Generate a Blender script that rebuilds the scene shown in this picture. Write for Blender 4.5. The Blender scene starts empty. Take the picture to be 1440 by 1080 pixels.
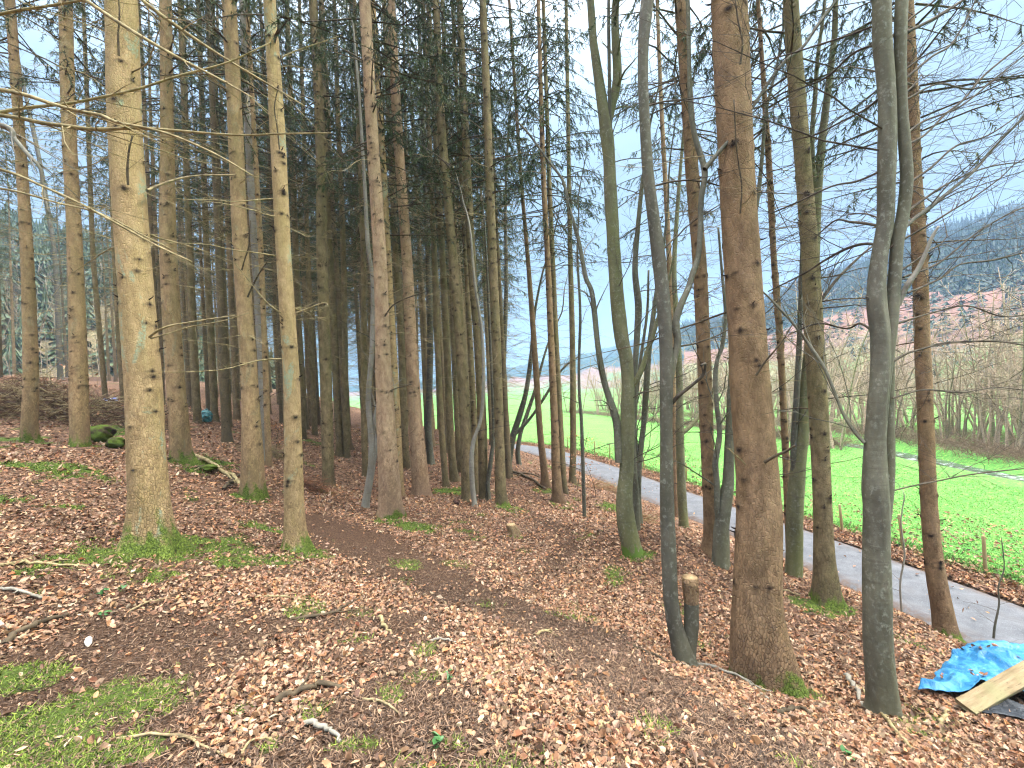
import bpy, math, random
import numpy as np
from mathutils import Vector, Matrix
R = math.radians
rs = np.random.RandomState
scene = bpy.context.scene
COL = scene.collection
# ------------------------------------------------------------------ camera
FPX = 620.0                                   # focal length in pixels of the 1440 px wide photograph
ROLL, PITCH = R(2.6), R(0.46)
EYE = np.array([0.0, 0.0, 1.6])
fw = np.array([0, math.cos(PITCH), math.sin(PITCH)])
_r = np.array([1.0, 0, 0]); _u = np.cross(_r, fw)
rt = _r*math.cos(ROLL) - _u*math.sin(ROLL)
up = _u*math.cos(ROLL) + _r*math.sin(ROLL)
cam_d = bpy.data.cameras.new('camera')
cam_d.sensor_fit = 'HORIZONTAL'; cam_d.sensor_width = 36.0
cam_d.lens = 36.0*FPX/1440.0
cam_d.clip_start = 0.05; cam_d.clip_end = 6000
cam = bpy.data.objects.new('camera', cam_d); COL.objects.link(cam)
cam.matrix_world = Matrix(((rt[0], up[0], -fw[0], EYE[0]), (rt[1], up[1], -fw[1], EYE[1]), (rt[2], up[2], -fw[2], EYE[2]), (0, 0, 0, 1)))
scene.camera = cam
# ------------------------------------------------------------------ light
SUN_EL, SUN_AZ = R(46), R(106)                # azimuth clockwise from +Y: from the open valley, a little behind the camera
world = bpy.data.worlds.new('World'); scene.world = world; world.use_nodes = True
nt = world.node_tree; nt.nodes.clear()
wo = nt.nodes.new('ShaderNodeOutputWorld'); bg = nt.nodes.new('ShaderNodeBackground')
sky = nt.nodes.new('ShaderNodeTexSky'); sky.sky_type = 'NISHITA'; sky.sun_disc = False
sky.sun_elevation = SUN_EL; sky.sun_rotation = SUN_AZ; sky.air_density = 1.0; sky.dust_density = 2.0; sky.ozone_density = 1.0
tc = nt.nodes.new('ShaderNodeTexCoord'); mp = nt.nodes.new('ShaderNodeMapping'); mp.inputs['Scale'].default_value = (1.6, 1.6, 5.0)
cn = nt.nodes.new('ShaderNodeTexNoise'); cn.inputs['Scale'].default_value = 1.6; cn.inputs['Detail'].default_value = 6
cr = nt.nodes.new('ShaderNodeMapRange'); cr.inputs['From Min'].default_value = 0.35; cr.inputs['From Max'].default_value = 0.7
cr.inputs['To Min'].default_value = 0.80; cr.inputs['To Max'].default_value = 0.97
mx = nt.nodes.new('ShaderNodeMix'); mx.data_type = 'RGBA'; mx.inputs[7].default_value = (4.9, 6.5, 7.9, 1)
nt.links.new(tc.outputs['Generated'], mp.inputs['Vector']); nt.links.new(mp.outputs['Vector'], cn.inputs['Vector'])
nt.links.new(cn.outputs['Fac'], cr.inputs['Value']); nt.links.new(cr.outputs['Result'], mx.inputs[0])
nt.links.new(sky.outputs['Color'], mx.inputs[6])
# overcast sky, its unseen overhead part boosted far beyond natural to light the stand
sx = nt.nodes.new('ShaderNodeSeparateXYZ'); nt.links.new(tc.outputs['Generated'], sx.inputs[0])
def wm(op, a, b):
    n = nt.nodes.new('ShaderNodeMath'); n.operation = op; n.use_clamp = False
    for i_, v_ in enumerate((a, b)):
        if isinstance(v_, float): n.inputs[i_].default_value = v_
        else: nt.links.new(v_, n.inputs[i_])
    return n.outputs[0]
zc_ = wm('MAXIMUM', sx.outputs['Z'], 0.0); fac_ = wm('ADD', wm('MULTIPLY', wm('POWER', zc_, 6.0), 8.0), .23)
zm = nt.nodes.new('ShaderNodeMix'); zm.data_type = 'RGBA'; zm.inputs[6].default_value = (6.0, 8.2, 10.4, 1); zm.inputs[7].default_value = (9.0, 8.6, 8.0, 1)   # the cloud cover is tinted slightly warm overhead to warm the light, bluish low down
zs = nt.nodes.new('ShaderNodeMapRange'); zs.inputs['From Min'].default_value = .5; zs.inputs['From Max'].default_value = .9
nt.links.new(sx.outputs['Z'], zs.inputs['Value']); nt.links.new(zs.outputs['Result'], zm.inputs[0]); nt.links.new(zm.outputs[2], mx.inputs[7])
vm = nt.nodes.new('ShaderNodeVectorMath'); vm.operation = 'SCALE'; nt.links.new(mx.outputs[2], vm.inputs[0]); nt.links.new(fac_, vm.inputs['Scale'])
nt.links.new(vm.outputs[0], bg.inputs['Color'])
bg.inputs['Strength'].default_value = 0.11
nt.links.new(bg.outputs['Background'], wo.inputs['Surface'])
sd = bpy.data.lights.new('sun', 'SUN'); sd.energy = 1.5; sd.angle = R(10); sd.color = (1.0, 0.95, 0.86)
so = bpy.data.objects.new('sun', sd); COL.objects.link(so)
sdir = Vector((math.sin(SUN_AZ)*math.cos(SUN_EL), math.cos(SUN_AZ)*math.cos(SUN_EL), math.sin(SUN_EL)))
so.rotation_euler = sdir.to_track_quat('Z', 'Y').to_euler()
scene.view_settings.view_transform = 'Standard'; scene.view_settings.look = 'None'
scene.view_settings.exposure = 1.66; scene.view_settings.gamma = 1.0
scene.render.engine = 'CYCLES'
cy = scene.cycles
cy.max_bounces = 5; cy.diffuse_bounces = 4; cy.glossy_bounces = 2; cy.transmission_bounces = 2; cy.transparent_max_bounces = 4; cy.volume_bounces = 1
cy.use_denoising = True; cy.caustics_reflective = False; cy.caustics_refractive = False; cy.sample_clamp_indirect = 4.0
cy.filter_width = 1.2

# ------------------------------------------------------------------ helpers: pixels of the photo to rays, noise, meshes
def ray(x, y):
    return fw + (x-720)/FPX*rt + (540-y)/FPX*up
def P(x, y, d):
    return EYE + d*ray(x, y)
def onplane(x, y, z):
    v = ray(x, y); return EYE + v*((z-EYE[2])/v[2])
_T = rs(7).rand(256, 256)
def vnoise(x, y, s=1.0, o=0):
    x = np.asarray(x, float)*s + 37.1*o; y = np.asarray(y, float)*s + 91.7*o
    xi = np.floor(x).astype(int); yi = np.floor(y).astype(int); fx = x-xi; fy = y-yi
    fx = fx*fx*(3-2*fx); fy = fy*fy*(3-2*fy)
    g = lambda a, b: _T[a % 256, b % 256]
    return (g(xi, yi)*(1-fx)+g(xi+1, yi)*fx)*(1-fy) + (g(xi, yi+1)*(1-fx)+g(xi+1, yi+1)*fx)*fy
def fbm(x, y, s=1.0, o=0, n=4):
    a, t = 0, 0
    for k in range(n):
        a = a + vnoise(x, y, s*2**k, o+k)*.5**k; t += .5**k
    return a/t
def sstep(a, b, x):
    t = np.clip((np.asarray(x, float)-a)/(b-a), 0, 1); return t*t*(3-2*t)

class MB:
    """collects tubes, quads and triangles; build() links them as one mesh object"""
    def __init__(s):
        s.v = []; s.q = []; s.t = []; s.n = 0; s.tb = {}; s.att = {}; s.ca = []
    def raw(s, v, q=None, t=None, col=None):
        v = np.asarray(v, float).reshape(-1, 3)
        if q is not None and len(q): s.q.append(np.asarray(q, int).reshape(-1, 4)+s.n)
        if t is not None and len(t): s.t.append(np.asarray(t, int).reshape(-1, 3)+s.n)
        s.v.append(v); s.n += len(v)
        s.ca.append(np.zeros((len(v), 3)) if col is None else np.broadcast_to(np.asarray(col, float), (len(v), 3)))
    def tube(s, pts, rad, k=5):
        pts = np.asarray(pts, float); rad = np.broadcast_to(np.asarray(rad, float), (len(pts),))
        s.tb.setdefault((len(pts), k), []).append((pts, rad))
    def flush(s):
        for (n, k), L in s.tb.items():
            p = np.stack([a for a, b in L]); r = np.stack([b for a, b in L]); m = len(L)
            t = np.empty_like(p); t[:, 1:-1] = p[:, 2:]-p[:, :-2]; t[:, 0] = p[:, 1]-p[:, 0]; t[:, -1] = p[:, -1]-p[:, -2]
            t /= np.linalg.norm(t, axis=2, keepdims=True)+1e-9
            ch = np.abs(p[:, -1]-p[:, 0]); ref = np.zeros((m, 3)); ref[np.arange(m), ch.argmin(1)] = 1
            a = np.cross(t, ref[:, None, :]); a /= np.linalg.norm(a, axis=2, keepdims=True)+1e-9
            b = np.cross(t, a)
            th = np.arange(k)*2*np.pi/k
            ring = a[:, :, None, :]*np.cos(th)[None, None, :, None] + b[:, :, None, :]*np.sin(th)[None, None, :, None]
            v = p[:, :, None, :] + ring*r[:, :, None, None]
            i = np.arange(n-1)[:, None]*k; j = np.arange(k)[None, :]; j2 = (j+1) % k
            q = np.stack([i+j, i+j2, i+k+j2, i+k+j], -1).reshape(-1, 4)
            q = (q[None]+(np.arange(m)*n*k)[:, None, None]).reshape(-1, 4)
            tt = None
            if k <= 6 or True:
                e = np.array([[(n-1)*k, (n-1)*k+jj, (n-1)*k+jj+1] for jj in range(1, k-1)])
                tt = (e[None]+(np.arange(m)*n*k)[:, None, None]).reshape(-1, 3)
            s.raw(v.reshape(-1, 3), q, tt)
        s.tb = {}
    def mesh(s, name, mat, smooth=True, colattr=None, attrs=None):
        s.flush()
        v = np.concatenate(s.v) if s.v else np.zeros((0, 3))
        q = np.concatenate(s.q) if s.q else np.zeros((0, 4), int); t = np.concatenate(s.t) if s.t else np.zeros((0, 3), int)
        me = bpy.data.meshes.new(name)
        me.vertices.add(len(v)); me.vertices.foreach_set('co', v.astype(np.float32).ravel())
        nl = len(q)*4+len(t)*3
        me.loops.add(nl); me.loops.foreach_set('vertex_index', np.concatenate([q.ravel(), t.ravel()]).astype(np.int32))
        me.polygons.add(len(q)+len(t))
        ls = np.concatenate([np.arange(len(q))*4, len(q)*4+np.arange(len(t))*3]).astype(np.int32)
        me.polygons.foreach_set('loop_start', ls)
        me.polygons.foreach_set('use_smooth', np.full(len(q)+len(t), smooth))
        me.update(calc_edges=True)
        if colattr:
            c = np.concatenate(s.ca); a = me.attributes.new(colattr, 'FLOAT_COLOR', 'POINT')
            a.data.foreach_set('color', np.concatenate([c, np.ones((len(c), 1))], 1).astype(np.float32).ravel())
        for k_, arr in (attrs or {}).items():
            a = me.attributes.new(k_, 'FLOAT', 'POINT'); arr = np.asarray(arr, np.float32)
            if len(arr) < len(v): arr = np.concatenate([arr, np.zeros(len(v)-len(arr), np.float32)])
            a.data.foreach_set('value', arr)
        for m in (mat if isinstance(mat, (list, tuple)) else [mat]): me.materials.append(m)
        return me
    def build(s, name, mat, parent=None, **k):
        return link(name, s.mesh(name, mat, **k), parent)
def link(name, me, parent=None):
    o = bpy.data.objects.new(name, me); COL.objects.link(o)
    if parent is not None: o.parent = parent
    return o
def tag(o, label=None, cat=None, group=None, kind=None):
    if label: o['label'] = label
    if cat: o['category'] = cat
    if group: o['group'] = group
    if kind: o['kind'] = kind
    return o
def thing(name, label, cat, loc=(0, 0, 0), group=None):
    o = bpy.data.objects.new(name, None); COL.objects.link(o); o.location = loc; o.empty_display_size = .3
    return tag(o, label, cat, group)
def curve(pts, n):
    """Catmull-Rom through the points (any dimension), n samples"""
    p = np.asarray(pts, float)
    if len(p) < 3:
        t = np.linspace(0, 1, n)[:, None]; return p[0]*(1-t)+p[-1]*t
    e = np.vstack([2*p[0]-p[1], p, 2*p[-1]-p[-2]])
    u = np.linspace(0, len(p)-1-1e-6, n); i = u.astype(int); f = (u-i)[:, None]
    a, b, c, d = e[i], e[i+1], e[i+2], e[i+3]
    return .5*((2*b)+(-a+c)*f+(2*a-5*b+4*c-d)*f*f+(-a+3*b-3*c+d)*f**3)
# ------------------------------------------------------------------ materials
class N:
    """tiny node-graph helper"""
    def __init__(s, name, rough=.85, spec=.25):
        s.m = bpy.data.materials.new(name); s.m.use_nodes = True; s.t = s.m.node_tree
        s.b = s.t.nodes['Principled BSDF']; s.b.inputs['Roughness'].default_value = rough
        s.b.inputs['Specular IOR Level'].default_value = spec
        s.tc = s.t.nodes.new('ShaderNodeTexCoord')
    def new(s, k, **a):
        n = s.t.nodes.new(k)
        for x, y in a.items(): setattr(n, x, y)
        return n
    def put(s, sock, v):
        if isinstance(v, bpy.types.NodeSocket): s.t.links.new(v, sock)
        elif isinstance(v, (tuple, list)) and len(v) == 3 and sock.type == 'RGBA': sock.default_value = (*v, 1)
        else: sock.default_value = v
    def co(s, scale=(1, 1, 1), kind='Object'):
        m = s.new('ShaderNodeMapping'); s.t.links.new(s.tc.outputs[kind], m.inputs['Vector']); m.inputs['Scale'].default_value = scale
        return m.outputs['Vector']
    def noise(s, vec, scale, detail=4, rough=.55, dist=0):
        n = s.new('ShaderNodeTexNoise'); s.put(n.inputs['Vector'], vec); n.inputs['Scale'].default_value = scale
        n.inputs['Detail'].default_value = detail; n.inputs['Roughness'].default_value = rough; n.inputs['Distortion'].default_value = dist
        return n.outputs['Fac']
    def voro(s, vec, scale, feature='F1', out='Distance', rnd=1.0):
        n = s.new('ShaderNodeTexVoronoi'); n.feature = feature; s.put(n.inputs['Vector'], vec); n.inputs['Scale'].default_value = scale
        n.inputs['Randomness'].default_value = rnd
        return n.outputs[out]
    def rng(s, v, a, b, c=0, d=1):
        n = s.new('ShaderNodeMapRange'); s.put(n.inputs['Value'], v)
        for k, x in zip(('From Min', 'From Max', 'To Min', 'To Max'), (a, b, c, d)): n.inputs[k].default_value = x
        return n.outputs['Result']
    def mix(s, f, a, b, mode='MIX'):
        n = s.new('ShaderNodeMix', data_type='RGBA', blend_type=mode); s.put(n.inputs[0], f); s.put(n.inputs[6], a); s.put(n.inputs[7], b)
        return n.outputs[2]
    def math(s, op, a, b=0.0):
        n = s.new('ShaderNodeMath', operation=op); s.put(n.inputs[0], a); s.put(n.inputs[1], b); return n.outputs[0]
    def attr(s, name, out='Fac'):
        n = s.new('ShaderNodeAttribute'); n.attribute_name = name; return n.outputs[out]
    def ramp(s, v, stops):
        n = s.new('ShaderNodeValToRGB'); s.put(n.inputs[0], v); e = n.color_ramp.elements
        while len(e) < len(stops): e.new(0.5)
        for x, (p, c) in zip(e, stops): x.position = p; x.color = (*c, 1)
        return n.outputs['Color']
    def bump(s, h, dist=.02, strength=1.0):
        n = s.new('ShaderNodeBump'); s.put(n.inputs['Height'], h); n.inputs['Distance'].default_value = dist; n.inputs['Strength'].default_value = strength
        s.t.links.new(n.outputs['Normal'], s.b.inputs['Normal'])
    def col(s, c): s.put(s.b.inputs['Base Color'], c); return s.m
    def rnd(s):
        n = s.new('ShaderNodeObjectInfo'); return n.outputs['Random']
    def z(s):
        n = s.new('ShaderNodeSeparateXYZ'); s.t.links.new(s.tc.outputs['Object'], n.inputs[0]); return n.outputs['Z']

def m_spruce(name, light, dark, algae=(.20, .21, .07), algae_amt=.5, crack=.55, lich=0.0, var=0.0, knots=False):
    m = N(name, .9, .15)
    v1 = m.co((1, 1, .45)); v2 = m.co((1, 1, .3))
    big = m.noise(m.co((1, 1, .25)), 3.0, 5, .6)
    c = m.mix(m.rng(m.noise(v1, 9, 6, .65), .38, .66), dark, light)
    c = m.mix(m.math('MULTIPLY', m.rng(big, .42, .68), algae_amt), c, algae)
    fl = m.voro(m.co((1, 1, .6)), 42, 'DISTANCE_TO_EDGE')                       # small scales of the bark
    cell = m.new('ShaderNodeSeparateColor'); m.put(cell.inputs[0], m.voro(m.co((1, 1, .6)), 42, 'F1', 'Color'))
    cv = m.rng(cell.outputs[0], 0, 1, .62, 1.25)
    c = m.mix(m.math('MULTIPLY', m.rng(m.z(), .2, 2.6, 1, .35), m.rng(m.noise(v1, 7, 4), .35, .6, .25, .85)), c, m.mix(1.0, c, m.mix(cell.outputs[0], (.55, .52, .5), (1.3, 1.25, 1.2)), 'MULTIPLY'))
    fine = m.noise(v2, 60, 4, .7)
    low = m.rng(m.z(), .1, 2.0, 1, .45)                                        # scalier towards the foot
    ck = m.math('MULTIPLY', m.math('MULTIPLY', m.rng(fl, 0, .10, 1, 0), m.rng(m.noise(v1, 14, 3), .38, .62)), low)
    c = m.mix(m.math('MULTIPLY', ck, crack), c, (.045, .032, .022))
    c = m.mix(m.math('MULTIPLY', m.rng(fine, .56, .74), .55), c, (light[0]*1.25, light[1]*1.2, light[2]*1.2))
    c = m.mix(m.math('MULTIPLY', m.rng(m.noise(m.co((1, 1, 1.8)), 36, 3, .8), .60, .72), .5), c, (.05, .036, .026))
    # grey brown scabby foot
    c = m.mix(m.math('MULTIPLY', m.rng(m.z(), .05, .9, 1, 0), m.rng(m.noise(v1, 6, 5), .35, .6, .15, .75)), c, (dark[0]*.72, dark[1]*.72, dark[2]*.8))
    if lich:
        l = m.math('MULTIPLY', m.rng(m.noise(m.co((1, 1, .5)), 4.2, 5, .6, .6), .57, .63), m.rng(m.noise(m.co(), 45, 3, .7), .35, .6))
        c = m.mix(m.math('MULTIPLY', l, lich), c, (.26, .37, .27))
    if knots:
        kn = m.voro(m.co((3.2, 3.2, 3.4)), 1.8)
        c = m.mix(m.rng(kn, .06, .13, .85, 0), c, (.035, .025, .02))
        c = m.mix(m.math('MULTIPLY', m.rng(m.noise(m.co((.4, .4, 5)), 3.0, 3), .60, .68), .6), c, (.05, .036, .028))
    if var:
        c = m.mix(m.math('MULTIPLY', m.rnd(), var), c, (.10, .085, .055))
    c = m.mix(m.attr('knot'), c, (.030, .021, .016))
    mo = m.mix(m.rng(m.noise(m.co(), 38, 5, .8), .35, .65), (.03, .045, .012), (.19, .26, .045))
    c = m.mix(m.rng(m.math('ADD', m.attr('moss'), m.rng(m.noise(m.co(), 16, 4, .7), 0, 1, -.7, .7)), .36, .74), c, mo)
    h = m.math('ADD', m.math('MULTIPLY', m.rng(fl, 0, .12), m.math('MULTIPLY', low, .8)), m.math('MULTIPLY', m.noise(v1, 34, 5, .7), .9))
    m.bump(h, .014, 1.0)
    return m.col(c)
M = {}
M['spruce_yellow'] = m_spruce('bark_spruce_yellow', (.50, .36, .195), (.33, .23, .12), (.345, .275, .105), .55, .5, .75)
M['spruce_tan'] = m_spruce('bark_spruce_tan', (.46, .32, .175), (.28, .19, .105), (.23, .20, .08), .55, .55, .2)
M['spruce_pink'] = m_spruce('bark_spruce_pink', (.52, .365, .23), (.32, .21, .135), (.26, .19, .09), .35, .55)
M['spruce_brown'] = m_spruce('bark_spruce_brown', (.36, .24, .14), (.20, .13, .076), (.20, .14, .05), .35, .6)
M['spruce_olive'] = m_spruce('bark_spruce_olive', (.29, .225, .125), (.15, .115, .065), (.13, .13, .05), .6, .55)
M['spruce_far'] = m_spruce('bark_spruce_far', (.34, .255, .15), (.19, .135, .08), (.13, .12, .055), .6, .5, 0, .75, True)
def m_beech(name, a, b, algae, amt=.5):
    m = N(name, .75, .3)
    c = m.mix(m.rng(m.noise(m.co((1, 1, .35)), 5, 5, .6), .35, .68), a, b)
    c = m.mix(m.math('MULTIPLY', m.rng(m.noise(m.co((1, 1, .2)), 2.2, 4), .42, .62), amt), c, algae)
    l = m.math('MULTIPLY', m.rng(m.noise(m.co((1, 1, .8)), 26, 5, .75), .52, .64), m.rng(m.noise(m.co(), 4.5, 4), .42, .62, .25, 1.0))
    c = m.mix(m.math('MULTIPLY', l, .42), c, (.36, .37, .31)); c = m.mix(m.math('MULTIPLY', m.rng(m.noise(m.co((1, 1, .5)), 8, 5, .75), .50, .70), .35), c, (.055, .05, .036))
    bands = m.noise(m.co((1, 1, 9)), 3.2, 3, .6)
    c = m.mix(m.math('MULTIPLY', m.rng(bands, .58, .68), .35), c, (.06, .055, .04))
    sp = m.voro(m.co((1, 1, 1.6)), 20)
    c = m.mix(m.rng(sp, .05, .1, .6, 0), c, (.05, .045, .035))
    c = m.mix(m.attr('knot'), c, (.035, .03, .022))
    c = m.mix(m.rng(m.math('ADD', m.attr('moss'), m.rng(m.noise(m.co(), 16, 4, .7), 0, 1, -.45, .45)), .42, .58), c, (.08, .14, .02))
    m.bump(m.math('ADD', m.noise(m.co((1, 1, .7)), 30, 5, .7), m.math('MULTIPLY', bands, .5)), .006, .8)
    return m.col(c)
M['beech'] = m_beech('bark_beech', (.07, .064, .046), (.165, .155, .115), (.10, .10, .045), .5)
M['beech_green'] = m_beech('bark_beech_green', (.085, .08, .042), (.17, .16, .085), (.125, .13, .045), .7)
M['beech_dark'] = m_beech('bark_beech_dark', (.05, .045, .034), (.115, .105, .08), (.075, .075, .038), .5)
M['hazel'] = m_beech('bark_hazel', (.17, .15, .12), (.29, .27, .23), (.16, .15, .09), .3)
def m_wood(name, a, b, rough=.85):
    m = N(name, rough, .2); c = m.mix(m.rng(m.noise(m.co(), 14, 3), .35, .65), a, b); return m.col(c)
M['dead_pale'] = m_wood('dead_twig_pale', (.16, .125, .06), (.33, .27, .14))
M['dead_mid'] = m_wood('dead_twig_mid', (.13, .10, .055), (.32, .25, .135))
M['dead_dark'] = m_wood('dead_twig_dark', (.045, .034, .022), (.10, .075, .045))
M['twig_beech'] = m_wood('twig_beech', (.04, .032, .024), (.105, .085, .062))
M['twig_far'] = m_wood('twig_far', (.25, .19, .135), (.40, .31, .22))
def m_leaf(name, attr='col', trans=.25):
    m = N(name, .7, .3); c = m.attr(attr, 'Color'); m.col(c)
    return m.m
M['leaf'] = m_leaf('dry_leaf')
def m_needle(name, a, b):
    m = N(name, .6, .3)
    c = m.mix(m.rng(m.noise(m.co(), 1.1, 3), .3, .7), a, b); c = m.mix(m.math('MULTIPLY', m.rnd(), .4), c, (.075, .075, .045))
    return m.col(c)
M['needle'] = m_needle('spruce_needles', (.028, .054, .018), (.082, .122, .040))
M['needle_far'] = m_needle('far_conifer_needles', (.014, .028, .020), (.035, .055, .032))
M['needle_green'] = m_needle('green_conifer_needles', (.03, .06, .026), (.075, .115, .05))
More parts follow.
